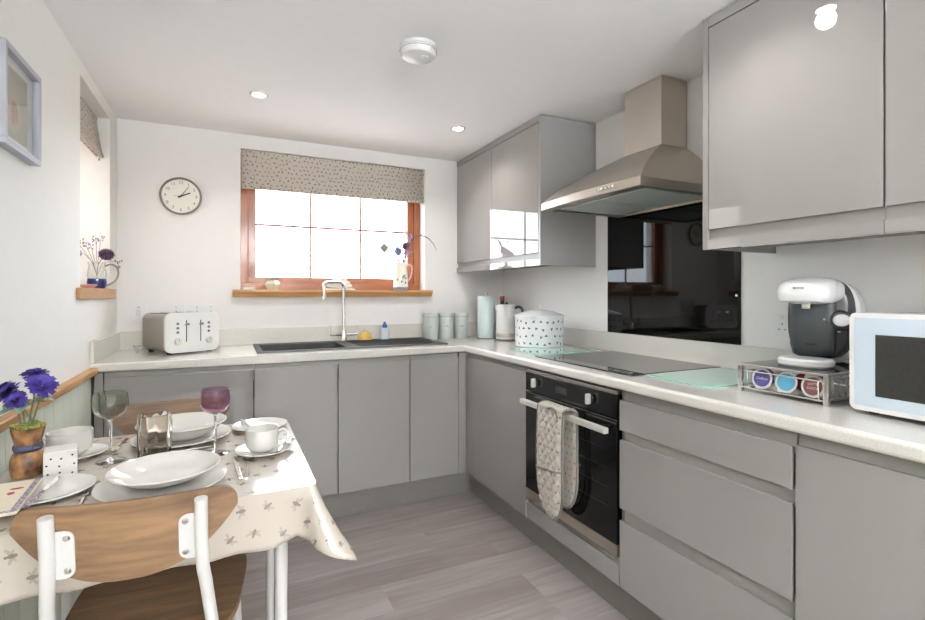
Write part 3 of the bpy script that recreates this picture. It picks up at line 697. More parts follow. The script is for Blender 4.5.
# sockets
def socket(M, gangs, label, M2=None):
    r = sthing('wall_socket', label, 'socket', M.translation); r.matrix_world = M; del r['kind']; r['group'] = 'white electrical plates'
    W = .086 if gangs < 2 else .146
    pt = build('plate', MB().prism(rrect(W, .086, .006), 0, .009, .002), 'socket_white', r)
    if gangs == 0:
        build('rocker', MB().box(-.012, .012, -.019, .019, .009, .0125, .002), 'white_matt', r); build('indicator', MB().box(-.004, .004, .026, .031, .009, .0095), 'red_plastic', pt)
    for g in range(gangs):
        cx = 0 if gangs == 1 else (-.036 if g == 0 else .036)
        for dx, dy, w, h in ((0, .002, .004, .008), (-.011, -.019, .007, .004), (.011, -.019, .007, .004)): build('socket_hole', MB().box(cx+dx-w/2, cx+dx+w/2, dy-h/2, dy+h/2, .0088, .0093), 'ink_grey', pt)
        build('rocker', MB().box(cx-.0065, cx+.0065, .020, .036, .009, .012, .0015), 'white_matt', r)
WB = Matrix(((1,0,0,0),(0,0,-1,0),(0,1,0,0),(0,0,0,1)))     # plate facing -y
WR = Matrix(((0,0,-1,0),(-1,0,0,0),(0,1,0,0),(0,0,0,1)))    # plate facing -x
socket(tr(-.445, YB, 1.108) @ WB, 0, 'white switch plate with red light left of toaster')
socket(tr(-.265, YB, 1.108) @ WB, 1, 'white single wall socket behind the toaster')
socket(tr(-.125, YB, 1.108) @ WB, 2, 'white double wall socket above right side of toaster')
socket(tr(XR, 1.10, 1.098) @ WR, 2, 'white wall socket behind the coffee machine')
# canisters
def canister(x, y, label, word):
    r = thing('storage_canister', label, 'canister', (x, y, ZW), group='three grey storage canisters')
    build('body', MB().lathe([(0, 0), (.049, 0), (.051, .003), (.051, .150), (.050, .152), (0, .152)], 36), 'mint_canister', r)
    build('lid', MB().lathe([(.0515, .1525), (.053, .154), (.053, .172), (.050, .176), (.044, .177), (0, .178)], 36), 'mint_canister', r)
    build('rim_band', MB().tube([(.0525*math.cos(a*PI/18), .0525*math.sin(a*PI/18), .1525) for a in range(36)], .0013, 6, closed=True), 'ink_grey', r)
    build('lettering', MB().text(word, .016, tr(-.017, -.0485, .088) @ rot('Z', -.35) @ rot('X', PI/2)), 'ink_grey', r)
canister(1.237, 3.09, 'grey-green storage canister, left one of three in a row', 'tea')
canister(1.352, 3.09, 'grey-green storage canister, middle one of three in a row', 'coffee')
canister(1.464, 3.09, 'grey-green storage canister, right one of three in a row', 'sugar')
r = thing('tall_canister', 'tall pale blue cylinder canister beside the white kettle', 'canister', (1.607, 2.985, ZW))
build('base', MB().lathe([(0, 0), (.066, 0), (.066, .004), (.064, .006), (0, .006)], 36), 'ink_grey', r)
build('body', MB().lathe([(.060, .0065), (.061, .010), (.061, .286), (.059, .290), (0, .291)], 40), 'pale_blue', r)
build('knob', MB().lathe([(.005, .291), (.005, .298), (.010, .302), (.011, .308), (.007, .313), (0, .314)], 18), 'steel_light', r)
r = thing('kettle', 'white cylindrical electric kettle with steel band near its base', 'kettle', (1.657, 2.795, ZW))
build('power_base', MB().lathe([(0, 0), (.073, 0), (.074, .004), (.072, .012), (0, .012)], 40), 'ink_grey', r)
kb = build('body', MB().lathe([(.069, .0125), (.070, .016), (.069, .06), (.066, .18), (.063, .228), (.058, .236), (0, .238)], 44), 'white_matt', r)
build('steel_band', MB().lathe([(.0705, .026), (.0712, .027), (.0705, .05), (.0697, .051)], 44), 'steel', kb)
build('lid_knob', MB().lathe([(.008, .238), (.012, .245), (.011, .250), (0, .252)], 18), 'dark_plastic', r)
ha = Vector((.55, -.83, 0)).normalized()
build('handle', MB().tube(curve([ha*.060+Vector((0,0,.215)), ha*.09+Vector((0,0,.222)), ha*.112+Vector((0,0,.205)), ha*.116+Vector((0,0,.16)), ha*.108+Vector((0,0,.10)), ha*.067+Vector((0,0,.075))]), .009, 12), 'dark_plastic', r)
sd = Vector((-.7, .7, 0)).normalized()
build('spout', MB().loft([[sd*.055+Vector((-.018*sd.y*s1, .018*sd.x*s1, z1)) for s1, z1 in ((-1, .225), (1, .225), (.6, .165), (-.6, .165))], [sd*.078+Vector((-.007*sd.y*s1, .007*sd.x*s1, z1)) for s1, z1 in ((-1, .231), (1, .231), (.6, .214), (-.6, .214))]]), 'white_matt', r)
r = thing('sauce_bottle', 'dark bottle with red cap peeking out behind the kettle', 'bottle', (1.755, 3.02, ZW))
build('body', MB().lathe([(0, 0), (.03, 0), (.032, .004), (.032, .19), (.022, .225), (.014, .245), (.014, .262), (0, .262)], 24), 'dark_plastic', r)
build('cap', MB().lathe([(.0165, .2625), (.0165, .288), (.013, .292), (0, .292)], 20), 'red_plastic', r)
# glass worktop savers
tag(build('glass_board', MB().prism(rrect(.38, .31, .012, 4), 0, .005, .0012, 1), 'mint_glass'), 'pale green glass board under the bread bin', 'glass board', 'glass worktop savers').location = (1.585, 2.185, ZW+.0003)
gb = tag(build('glass_board', MB().prism(rrect(.42, .275, .012, 4), 0, .005, .0012, 1), 'mint_glass'), 'pale green glass board right of the hob', 'glass board', 'glass worktop savers'); gb.location = (1.61, 1.225, ZW+.0003)
# bread bin
BX, BY = 1.645, 2.45
r = thing('bread_bin', 'round white bread bin with bee print and knobbed lid', 'bread bin', (BX, BY-.05, ZW+.0056))
RB = .141
bb = build('body', MB().lathe([(0, 0), (RB-.004, 0), (RB, .004), (RB, .168), (RB-.003, .171), (0, .171)], 56), 'bin_white', r)
ld = build('lid', MB().lathe([(RB+.003, .166), (RB+.004, .172), (RB+.002, .178), (RB-.02, .186), (.08, .200), (.03, .208), (0, .209)], 56), 'bin_white', r)
build('knob', MB().lathe([(.008, .208), (.007, .216), (.014, .222), (.015, .229), (.009, .235), (0, .236)], 22), 'white_ceramic', ld)
random.seed(8); pr = MB()
for row in range(4):
    for k in range(22):
        a = 2*PI*(k+.5*(row % 2))/22+random.uniform(-.05, .05); z = .022+row*.040+random.uniform(-.006, .006); ra = random.uniform(0, 6.28)
        M = rot('Z', a) @ tr(RB+.0006, 0, z) @ rot('Y', PI/2) @ rot('Z', ra)
        for (ex, ey, rx, ry) in ((0, 0, .0042, .0068), (-.005, .003, .0042, .0026), (.005, .003, .0042, .0026)):
            pr.add([(ex+rx*math.cos(PI*i/5), ey+ry*math.sin(PI*i/5), 0) for i in range(10)], [list(range(10))], M)
build('bee_print', pr, 'bin_print', bb, recalc=False)['kind'] = 'stuff'
# soap things by the tap
r = thing('soap_dispenser', 'yellow dome-shaped soap dispenser next to the tap', 'soap dispenser', (.80, 3.135, ZW+.0095))
build('body', MB().lathe([(0, 0), (.042, 0), (.045, .004), (.044, .022), (.034, .046), (.014, .056), (0, .057)], 28), 'yellow_soap', r)
build('nozzle', MB().lathe([(.006, .056), (.006, .066), (.009, .068), (.008, .074), (0, .075)], 14), 'white_plastic', r)
r = thing('washing_up_bottle', 'clear washing-up liquid bottle with blue cap', 'bottle', (.93, 3.135, ZW+.0095))
build('body', MB().prism(rrect(.064, .040, .016), 0, .075, .006, 3), 'pale_blue', r)
build('label', MB().box(-.018, .018, -.0206, -.0201, .018, .050), 'white_plastic', r)
build('cap', MB().lathe([(.015, .0755), (.016, .079), (.015, .096), (.009, .101), (.007, .114), (0, .115)], 18), 'blue_cap', r)
# --- coffee capsule drawer stand
r = thing('capsule_stand', 'silver wire capsule drawer stand under the coffee machine', 'capsule stand', (1.635, .90, ZW))
sx0, sx1, sy0, sy1, sh = -.17, .17, -.125, .122, .088
build('top', MB().box(sx0+.004, sx1-.004, sy0+.004, sy1-.004, sh-.003, sh+.001, .0008), 'oven_black', r)
build('top_frame', MB().tube([(sx0, sy0, sh-.003), (sx1, sy0, sh-.003), (sx1, sy1, sh-.003), (sx0, sy1, sh-.003)], .0045, 8, closed=True), 'steel_light', r)
for px in (sx0, sx1):
    for py in (sy0, sy1): build('leg', MB().box(px-.007, px+.007, py-.007, py+.007, 0, sh-.004, .002), 'steel_light', r)
dw = build('drawer', MB().tube([(sx0+.004, sy0+.016, .012), (sx1-.01, sy0+.016, .012), (sx1-.01, sy1-.016, .012), (sx0+.004, sy1-.016, .012)], .0022, 6, closed=True), 'chrome', r)
build('drawer_rim', MB().tube([(sx0+.002, sy0+.016, .066), (sx1-.01, sy0+.016, .066), (sx1-.01, sy1-.016, .066), (sx0+.002, sy1-.016, .066)], .0022, 6, closed=True), 'chrome', dw)
build('drawer_base', MB().box(sx0+.004, sx1-.01, sy0+.017, sy1-.017, .010, .0112), 'steel_light', dw)
for k in range(12): yy = sy0+.016+k*(sy1-sy0-.032)/11; xb = sx1-.01; build('wire', MB().tube([(xb, yy, .012), (xb, yy, .066)], .0012, 5), 'chrome', dw)
for k in range(10):
    xx = sx0+.03+k*.03
    for yy in (sy0+.016, sy1-.016): build('wire', MB().tube([(xx, yy, .012), (xx, yy, .066)], .0012, 5), 'chrome', dw)
for ya in (sy0+.022, sy1-.022):
    build('wire', MB().tube([(sx0+.003, ya, .012), (sx0-.001, ya, .06), (sx0+.002, ya, .066)], .0018, 6), 'chrome', dw)
build('lower_rail', MB().tube([(sx0, sy0, .014), (sx0, sy1, .014)], .0025, 8), 'steel_light', r); build('lower_rail', MB().tube([(sx0, sy0, .014), (sx1, sy0, .014)], .0025, 8), 'steel_light', r)
def capsule(loc, lidmat, label, words=(), tilt=.2, spin=0):
    r = thing('coffee_capsule', label, 'coffee capsule', loc, 0, 'coffee capsules in the drawer')
    M = tr(0, 0, .032) @ rot('Y', -PI/2+tilt) @ rot('Z', spin)
    build('cup', MB().lathe([(0, -.012), (.018, -.012), (.024, -.002), (.032, 0), (.032, .0012), (0, .0012)], 28, M), 'capsule_white', r)
    l = build('foil_lid', MB().lathe([(0, .0013), (.0255, .0013), (.0255, .0018), (0, .0018)], 28, M), lidmat, r)
    build('tab', MB().prism([(.027, -.008), (.035, -.007), (.038, 0), (.035, .007), (.027, .008)], .0003, .0014, M=M), 'capsule_white', r)
    T = M @ tr(0, 0, .0021) @ rot('Z', -PI/2-spin)
    for k, (wd, sz, sh_) in enumerate(words): build('lettering', MB().text(wd, sz, T @ tr(0, (.006-.012*k) if len(words) > 1 else 0, 0), shear=sh_), 'capsule_white', l)
cz = ZW+.0118
capsule((1.497, .975, cz), 'capsule_purple', 'white coffee capsule with purple lid at front of drawer', (('Cadbury', .0105, .3),), spin=2.8)
capsule((1.497, .902, cz), 'capsule_blue', 'white coffee capsule with light blue lid in drawer', (), spin=2.6)
capsule((1.497, .828, cz), 'capsule_brown', 'white coffee capsule with brown lid at front of drawer', (('LATTE', .0095, 0), ('COSTA', .0095, 0)), spin=.6)
capsule((1.540, .985, cz), 'capsule_purple', 'purple coffee capsule standing behind the front purple one', (), .05)
capsule((1.535, .930, cz), 'capsule_purple', 'purple coffee capsule between purple and blue front capsules', (), .05)
capsule((1.540, .880, cz), 'capsule_red', 'red coffee capsule behind the light blue one', (), .05)
capsule((1.545, .835, cz), 'capsule_red', 'red coffee capsule behind the brown one', (), .05)
# --- coffee machine (front = local -y)
def sup(cx, cy, rx, ry, z, n=40, e=2.6):
    out = []
    for i in range(n):
        a = 2*PI*i/n; c, s = math.cos(a), math.sin(a)
        out.append((cx+rx*math.copysign(abs(c)**(2/e), c), cy+ry*math.copysign(abs(s)**(2/e), s), z))
    return out
def upr(y, cx, cz, rx, rz, e=2.8): return [(x, y, z) for x, z, _ in sup(cx, cz, rx, rz, 0, 44, e)]
r = thing('coffee_machine', 'white and black capsule coffee machine on the capsule stand', 'coffee machine', (1.655, .905, ZW+.0893), -PI/2+.24)
build('body', MB().loft([upr(.040, .012, .130, .080, .1290), upr(.044, .014, .130, .086, .1298), upr(.085, .018, .128, .086, .1275), upr(.130, .018, .122, .078, .121), upr(.150, .016, .118, .060, .10)]), 'white_plastic', r)
build('collar', MB().loft([upr(-.008, .002, .140, .074, .116), upr(-.004, .002, .140, .079, .1225), upr(.0395, .006, .140, .084, .1250)]), 'dark_plastic', r)
build('drip_tray', MB().loft([sup(-.006, -.082, .066, .052, .0, e=2.2), sup(-.006, -.082, .072, .058, .006, e=2.2), sup(-.006, -.082, .072, .058, .018, e=2.2), sup(-.006, -.082, .066, .052, .024, e=2.2)]), 'white_plastic', r)
df = build('front_panel', MB().loft([sup(-.006, -.012, .040, .016, .022), sup(-.006, -.014, .054, .020, .030), sup(-.006, -.016, .060, .024, .06), sup(-.006, -.016, .061, .024, .12), sup(-.006, -.016, .060, .024, .196)]), 'mid_grey_plastic', r)
build('slot', MB().prism([(-.02+.004*k, .062-.004*math.sin(PI*k/8)) for k in range(9)]+[(.012, .066), (-.02, .066)], .0393, .0406, M=rot('X', PI/2)), 'ink_black', df)
for xx, zz in ((-.045, .048), (.028, .046), (.036, .135)): build('screw', MB().sphere((xx, -.037, zz), .0055, .004, .0055, 12), 'mid_grey_plastic', df)
hd = build('head', MB().loft([sup(-.006, -.062, .062, .052, .190, e=2.3), sup(-.008, -.064, .070, .060, .196, e=2.3), sup(-.008, -.064, .075, .064, .212, e=2.3), sup(-.008, -.063, .076, .065, .224, e=2.3), sup(-.007, -.060, .074, .063, .242, e=2.3), sup(-.005, -.052, .066, .055, .256, e=2.3), sup(-.003, -.045, .048, .040, .265, e=2.2), sup(-.003, -.04, .018, .014, .268, e=2)]), 'white_plastic', r)
build('head_neck', MB().loft([upr(-.07, -.004, .222, .070, .036, 3.2), upr(-.03, -.002, .224, .073, .038, 3.2), upr(-.0085, .0, .226, .073, .036, 3.2)]), 'white_plastic', hd)
build('logo', MB().text('BOSCH', .0085, tr(-.012, -.1268, .234) @ rot('X', PI/2-.16), depth=.0012), 'ink_grey', hd)
build('nozzle', MB().box(-.021, .003, -.072, -.052, .170, .1905, .004), 'steel_light', r)
MD = tr(.062, -.008, .138) @ rot('Z', .40) @ rot('X', PI/2)
dh = build('dial_housing', MB().lathe([(0, .018), (.026, .018), (.030, .014), (.031, 0), (0, 0)], 32, MD), 'dark_plastic', r)
build('start_button', MB().lathe([(0, .0225), (.016, .0225), (.019, .020), (.0195, .0175), (0, .0175)], 28, MD @ Matrix.Diagonal((1.1, .95, 1, 1))), 'white_plastic', dh)
build('status_lights', MB().sphere((.030, -.0395, .14), .003, .002, .003, 10).sphere((.064, -.028, .104), .0045, .0015, .0015, 10), 'white_plastic', dh)
# --- microwave
r = thing('microwave', 'white microwave with pale blue glass door', 'microwave', (1.64, .47, ZW))
mx0, mx1, my0, my1, mz0, mz1 = -.17, .20, -.245, .243, .012, .258
build('case', MB().box(mx0, mx1, my0+.003, my1-.003, mz0, mz1-.003, .006, 3), 'white_plastic', r)
b = MB().prism(rrect(my1-my0, mz1-mz0, .012, 6, 0, (mz0+mz1)/2), 0, .02, .003, 2, Matrix(((0,0,-1,mx0-.0005),(1,0,0,0),(0,1,0,0),(0,0,0,1))))
fr = build('front_frame', b, 'white_plastic', r)
dg = build('door_glass', MB().box(mx0-.0225, mx0-.0208, my0+.012, my1-.011, mz0+.012, mz1-.012, .0005), 'microwave_glass', r)
build('window', MB().box(mx0-.0234, mx0-.0226, -.13, my1-.056, mz0+.040, mz1-.053, .0003), 'microwave_window', dg)
build('dial', MB().lathe([(0, .02), (.018, .02), (.02, .017), (.021, 0), (0, 0)], 24, tr(mx0-.0226, -.19, .09) @ rot('Y', -PI/2)), 'steel_light', r)
for sx in (mx0+.03, mx1-.03):
    for sy in (my0+.03, my1-.03): build('foot', MB().lathe([(0, 0), (.012, 0), (.012, .013), (0, .013)], 14, tr(sx, sy, 0)), 'black_rubber', r)

# ================================================================== WALL AND SILL THINGS
r = thing('wall_clock', 'round wall clock with cream face and taupe rim', 'clock', (-.242, YB, 1.768)); r.matrix_world = tr(-.242, YB, 1.768) @ WB
build('case', MB().lathe([(0, 0), (.098, 0), (.105, .004), (.107, .018), (.105, .026), (.099, .028), (.096, .022), (.096, .012), (0, .012)], 56), 'taupe_frame', r)
fc = build('face', MB().lathe([(0, .0125), (.095, .0125), (.095, .0135), (0, .0135)], 48), 'clock_face', r)
for k in range(1, 13):
    a = PI/2-2*PI*k/12; build('numeral', MB().text(str(k), .024, tr(.077*math.cos(a), .077*math.sin(a), .0139)), 'ink_grey', fc)
def hand(a, l, w, z, m, name):
    build(name, MB().prism([(-w, -.016), (w, -.016), (w*.7, l), (-w*.7, l)], z, z+.0015, M=rot('Z', -math.radians(a))), m, r)
hand(66, .052, .0042, .0155, 'ink_black', 'hour_hand'); hand(36, .066, .0022, .0178, 'ink_grey', 'minute_hand'); hand(268, .035, .0009, .0198, 'ink_grey', 'second_hand')
build('hub', MB().lathe([(0, .0215), (.005, .0215), (.006, .0137), (0, .0137)], 16), 'ink_black', r)
# picture on left wall
r = thing('picture_frame', 'grey box frame with white mount hanging on left wall', 'picture', (XL, 1.778, 1.735)); ML = Matrix(((0,0,1,XL),(1,0,0,1.778),(0,1,0,1.735),(0,0,0,1)))
r.matrix_world = ML
Wd = .135
def frame4(mb, a, b, z0, z1, bev):
    mb.box(-a, a, a-b, a, z0, z1, bev).box(-a, a, -a, -a+b, z0, z1, bev).box(-a, -a+b, -a+b, a-b, z0, z1, bev).box(a-b, a, -a+b, a-b, z0, z1, bev); return mb
build('frame', frame4(MB(), Wd, .017, 0, .030, .002), 'frame_grey', r)
build('mount', frame4(MB(), Wd-.0173, .020, .003, .012, 0), 'mount_white', r)
build('print', MB().grid(1, 1, lambda u, v: ((u-.5)*.20, (v-.5)*.20, .006)), 'art_print', r, recalc=False)
build('glass', MB().box(-Wd+.0175, Wd-.0175, -Wd+.0175, Wd-.0175, .0135, .0155), 'pane_glass', r)
# roman blinds
def blind(M, W, drop, label, bulge):
    r = thing('roman_blind', label, 'blind', (0, 0, 0), group='leaf-print roman blinds'); r.matrix_world = M
    build('headrail', MB().box(.004, W-.004, .004, .034, -.028, -.001, .002), 'white_matt', r)
    prof = [(0.002, -.001), (0, -.006)]+[(-bulge*(k/10)**1.5, -.006-(drop-.03)*k/10) for k in range(1, 11)]
    y0, z0 = prof[-1]
    prof += [(y0-.006, z0-.012), (y0-.004, z0-.022), (y0+.006, z0-.024), (y0+.010, z0-.012), (y0+.012, z0-.004), (y0+.016, z0-.016), (y0+.024, z0-.018), (y0+.028, z0+.005), (y0+.028, z0+.05)]
    mb = MB(); acc = 0; vs = []; us = []; fs = []; n = len(prof)
    for i, (yy, zz) in enumerate(prof):
        if i: acc += math.hypot(yy-prof[i-1][0], zz-prof[i-1][1])
        for xx in (.003, W*.33, W*.66, W-.003): vs.append((xx, yy, zz)); us.append((xx, -acc))
    for i in range(n-1):
        for k in range(3): a = i*4+k; fs.append([a, a+4, a+5, a+1])
    mb.add(vs, fs, None, us)
    f = build('fabric', mb, 'blind_print', r, ang=60, recalc=False)
    sm = f.modifiers.new('thickness', 'SOLIDIFY'); sm.thickness = .0025; sm.offset = 0
    build('cord', MB().tube([(W-.012, -.006, -.05), (W-.012, -.012, -drop-.005)], .0012, 6), 'white_matt', r)
    build('cord_end', MB().sphere((W-.012, -.012, -drop-.01), .004, .004, .007, 10), 'ink_grey', r)
blind(tr(WX0, YB+.012, WZ1-.001), WX1-WX0, .236, 'leaf-print roman blind over the sink window', .008)
blind(tr(XL-.055, LY0, LZ1-.001) @ rot('Z', PI/2), LY1-LY0, .205, 'leaf-print roman blind in the left wall recess', .022)
# sun catcher on the glass
r = thing('sun_catcher', 'small grey diamond tile hanging against a window pane', 'ornament', (.992, YB+.128, 1.535))
build('tile', MB().box(-.026, .026, -.002, .002, -.026, .026, .003, M=rot('Y', PI/4)), 'taupe_frame', r)
build('hanging_wire', MB().tube([(0, 0, .035), (0, 0, .09)], .0006, 5), 'ink_grey', r); build('suction_cup', MB().lathe([(0, 0), (.010, 0), (.004, .005), (0, .006)], 14, tr(0, .0025, .09) @ rot('X', PI/2)), 'white_plastic', r)
# flowers helper
def thistle(mb, c, rr_, n=90, seed=1, elong=1.25):
    rnd = random.Random(seed)
    for k in range(n):
        zz = 1-2*(k+.5)/n; q = math.sqrt(1-zz*zz); a = k*2.39996
        d = Vector((q*math.cos(a), q*math.sin(a), zz*elong)); p0 = Vector(c)+d*rr_*.55; p1 = Vector(c)+d*rr_*rnd.uniform(.95, 1.12)
        t = d.cross(Vector((.3, .2, 1))).normalized()*rr_*.13; t2 = d.cross(t).normalized()*rr_*.13
        mb.add([p0+t, p0-t*.5+t2, p0-t*.5-t2, p1], [[0, 1, 3], [1, 2, 3], [2, 0, 3]])
    mb.sphere(c, rr_*.7, rr_*.7, rr_*.7*elong, 12); return mb
def bloom(mb, c, R, up, n=46, seed=0, cup=.55):
    """layered double flower head made of small notched petals"""
    rnd = random.Random(seed); up = Vector(up).normalized(); a0 = up.orthogonal().normalized(); b0 = up.cross(a0)
    for k in range(n):
        t = (k+.5)/n; a = k*2.39996; d = (a0*math.cos(a)+b0*math.sin(a)); el = (1-t)*1.25+.05
        dr = (d*math.cos(el)+up*math.sin(el)); s = dr.cross(up); s = s.normalized() if s.length > .01 else a0
        L = R*(.55+.45*t)*rnd.uniform(.9, 1.1); W = R*.22; base = Vector(c)+d*R*.08
        tip = base+dr*L; mid = base+dr*L*.6+up*R*.05
        mb.add([base-s*W*.3, base+s*W*.3, mid+s*W, tip+s*W*.8-up*R*.06, tip-dr*R*.08, tip-s*W*.8-up*R*.06, mid-s*W], [[0, 1, 2, 6], [2, 3, 4, 6], [4, 5, 6]])
    return mb
def leaf(mb, p, d, L, W, droop=.2):
    p = Vector(p); d = Vector(d).normalized(); s = d.cross(Vector((0, 0, 1))).normalized(); n = 6; vs = []; fs = []
    for i in range(n+1):
        t = i/n; q = p+d*L*t-Vector((0, 0, 1))*droop*L*t*t; wv = W*math.sin(PI*min(1, .08+t*.92))**.8
        vs += [q-s*wv+Vector((0,0,wv*.3)), q, q+s*wv+Vector((0,0,wv*.3))]
    for i in range(n):
        for k in (0, 1): a = i*3+k; fs.append([a, a+1, a+4, a+3])
    mb.add(vs, fs); return mb
# jug on kitchen window sill
r = thing('flower_jug', 'cream ceramic jug with blue base holding thistles on the sill', 'jug', (1.070, YB-.002, 1.237))
jb = build('body', MB().lathe([(0, .001), (.050, .001), (.053, .004), (.053, .020), (.052, .022), (.050, .06), (.046, .12), (.042, .165), (.043, .188), (.040, .189), (.039, .165), (.043, .12), (.047, .05), (.045, .012), (0, .010)], 40, fn=lambda a, z, q: 1+(.12*math.exp(-((a-PI)/.35)**2) if z > .15 else 0)), 'cream_ceramic', r)
build('base_band', MB().lathe([(.0535, .003), (.0542, .004), (.0540, .019), (.0532, .021)], 40), 'thistle_blue', r)
build('handle', MB().tube(curve([(.040, 0, .165), (.062, 0, .176), (.080, 0, .162), (.082, 0, .13), (.070, 0, .085), (.047, 0, .058)]), .0065, 12), 'pink_glaze', r)
random.seed(5); mb = MB()
for k in range(7):
    a = -PI/2+random.uniform(-.8, .5); z = random.uniform(.045, .10); R = .0505-(z-.05)*.07
    mb.sphere((R*math.cos(a), R*math.sin(a), z), .006, .006, .008, 8)
build('painted_flowers', mb, 'thistle_blue', jb)
for i, (p1, R, m, sd_) in enumerate((((-.022, -.01, .265), .031, 'thistle_blue', 1), ((.035, .0, .302), .028, 'petal_plum', 2))):
    st = build('stem', MB().tube([(-.01+.015*i, 0, .03), ((-.01+p1[0])/2, 0, .17), (p1[0], p1[1], p1[2]-.02)], .0025, 6), 'stem_green', r)
    build('flower_head', thistle(MB(), p1, R, seed=sd_), m, st)
st = build('stem', MB().tube([(.01, 0, .05), (.02, 0, .19), (.03, -.005, .27), (.055, -.008, .345), (.07, -.01, .375)], .0018, 6), 'stem_green', r)
mb = MB()
for k in range(26):
    t = k/25; rnd = random.Random(k); mb.sphere((.028+.045*t+rnd.uniform(-.008, .008), -.005+rnd.uniform(-.008, .008), .25+.135*t), .006, .006, .009, 6)
build('lavender_head', mb, 'petal_lilac', st)
st = build('stem', MB().tube([(.0, 0, .05), (.01, -.006, .18), (.025, -.01, .22)], .0015, 6), 'stem_green', r)
mb = MB()
for k in range(18):
    t = k/17; rnd = random.Random(k+50); mb.sphere((.012+.035*t+rnd.uniform(-.007, .007), -.012+rnd.uniform(-.006, .006), .185+.09*t), .0055, .0055, .009, 6)
build('lavender_head', mb, 'petal_lilac', st)
build('grass_blade', MB().tube([(.015, 0, .1), (.05, -.01, .30), (.09, -.03, .365), (.13, -.05, .378), (.17, -.07, .362), (.205, -.09, .32), (.225, -.10, .27)], [.002, .002, .003, .0035, .003, .002, .0008], 6), 'dark_plastic', r)
build('grass_blade', MB().tube([(.015, 0, .1), (.03, -.01, .22), (.06, -.02, .262), (.10, -.03, .272)], [.0015, .0015, .0015, .0006], 6), 'petal_lilac', r)
build('foliage', leaf(leaf(leaf(MB(), (-.01, 0, .18), (-.3, -.3, 1), .05, .009), (.01, -.01, .18), (.1, -.3, 1), .045, .009), (0, .01, .18), (.3, .1, 1), .05, .009), 'leaf_green', r)
# faceted succulent pot, white shell ornament and soap on that sill
r = thing('succulent_pot', 'small faceted cream pot with pale succulent on the sill', 'plant pot', (.245, YB+.0, 1.237))
pt = build('pot', MB().lathe([(0, 0), (.030, 0), (.050, .034), (.036, .056), (.030, .054), (.036, .040), (0, .040)], 5), 'plant_pot', r, ang=10)
mb = MB()
for k in range(22):
    a = k*2.4; t = k/22; leaf(mb, (.004*math.cos(a), .004*math.sin(a), .040), (math.cos(a)*(.3+t), math.sin(a)*(.3+t), 1.1-t*.5), .036, .007, .1)
build('succulent', mb, 'leaf_green', r)
r = thing('shell_ornament', 'white scalloped shell ornament on sill behind the tap', 'ornament', (.655, YB+.01, 1.237))
build('stand', MB().loft([sup(0, 0, .105, .028, 0, 36, 2), sup(0, 0, .110, .030, .004, 36, 2), sup(0, 0, .095, .024, .010, 36, 2)]), 'white_ceramic', r)
mb = MB()
def shell(u, v):
    a = PI*(.04+.92*u); R = .085*v*(1+.06*abs(math.sin(u*PI*8))); return (R*math.cos(a)*.95, .012*math.cos(u*PI*16)*v*.35-.01*(1-v*v)-.004, .011+R*math.sin(a)*.78)
mb.grid(48, 10, shell); mb.grid(48, 10, lambda u, v: tuple(Vector(shell(u, v))+Vector((0, .006*(1-v*.8), 0))))
build('shell', mb, 'white_ceramic', r)
r = thing('soap_bar', 'flat white soap bar at left end of the sill', 'soap', (.112, YB-.012, 1.237))
build('bar', MB().prism(rrect(.075, .045, .015), 0, .014, .005, 3), 'white_matt', r)
build('imprint', MB().prism(rrect(.045, .022, .008), .0138, .0146, .0003, 1), 'mount_white', r)
# glass jug in left recess
r = thing('glass_jug', 'clear jug with cobalt base and dried flowers in left recess', 'jug', (-.582, 2.955, 1.237))
build('body', MB().lathe([(.038, .050), (.041, .066), (.037, .092), (.034, .112), (.038, .130), (.0365, .130), (.0325, .112), (.0355, .092), (.0395, .066), (.0365, .050)], 32), 'clear_glass', r)
build('base', MB().lathe([(0, .001), (.030, .001), (.037, .008), (.0405, .030), (.0385, .0495), (.036, .0495), (0, .046)], 32), 'cobalt_glaze', r)
hv = Vector((.92, .2, 0)).normalized()
build('handle', MB().tube(curve([hv*.034+Vector((0,0,.112)), hv*.056+Vector((0,0,.122)), hv*.080+Vector((0,0,.108)), hv*.086+Vector((0,0,.075)), hv*.075+Vector((0,0,.042)), hv*.048+Vector((0,0,.020)), hv*.034+Vector((0,0,.016))]), .0042, 10), 'taupe_frame', r)
st = build('stem', MB().tube([(0, 0, .05), (.005, 0, .12), (.03, 0, .165)], .002, 6), 'dry_stem', r)
build('flower_head', thistle(MB(), (.038, .004, .170), .036, 130, 4, .9), 'petal_plum', st)
for k, (dx, dz) in enumerate(((-.075, .215), (-.055, .235), (-.03, .225), (.0, .250), (.02, .255), (.09, .135), (-.065, .18))):
    e_ = Vector((dx, -.02+.01*(k % 3), dz)); st = build('stem', MB().tube([(0, 0, .06), (dx*.25, 0, .13), tuple(e_*.75+Vector((0, 0, .035))), tuple(e_)], .001, 5), 'dry_stem', r)
    mb = MB(); rnd = random.Random(k)
    for j in range(9): mb.sphere(tuple(e_+Vector((rnd.uniform(-.016, .012), rnd.uniform(-.012, .012), rnd.uniform(-.03, .008)))), .0035, .0035, .0045, 6)
    build('seed_head', mb, 'dry_stem' if k % 2 else 'petal_lilac', st)
r = thing('trinket_dish', 'small pink dish on the left recess sill', 'dish', (-.585, 2.80, 1.237))
build('bowl', MB().lathe([(0, .001), (.020, .001), (.034, .012), (.036, .018), (.034, .018), (.031, .012), (.018, .004), (0, .004)], 28), 'pink_glaze', r)
build('rim', MB().tube([(.035*math.cos(a*PI/14), .035*math.sin(a*PI/14), .018) for a in range(28)], .0012, 6, closed=True), 'cream_ceramic', r)

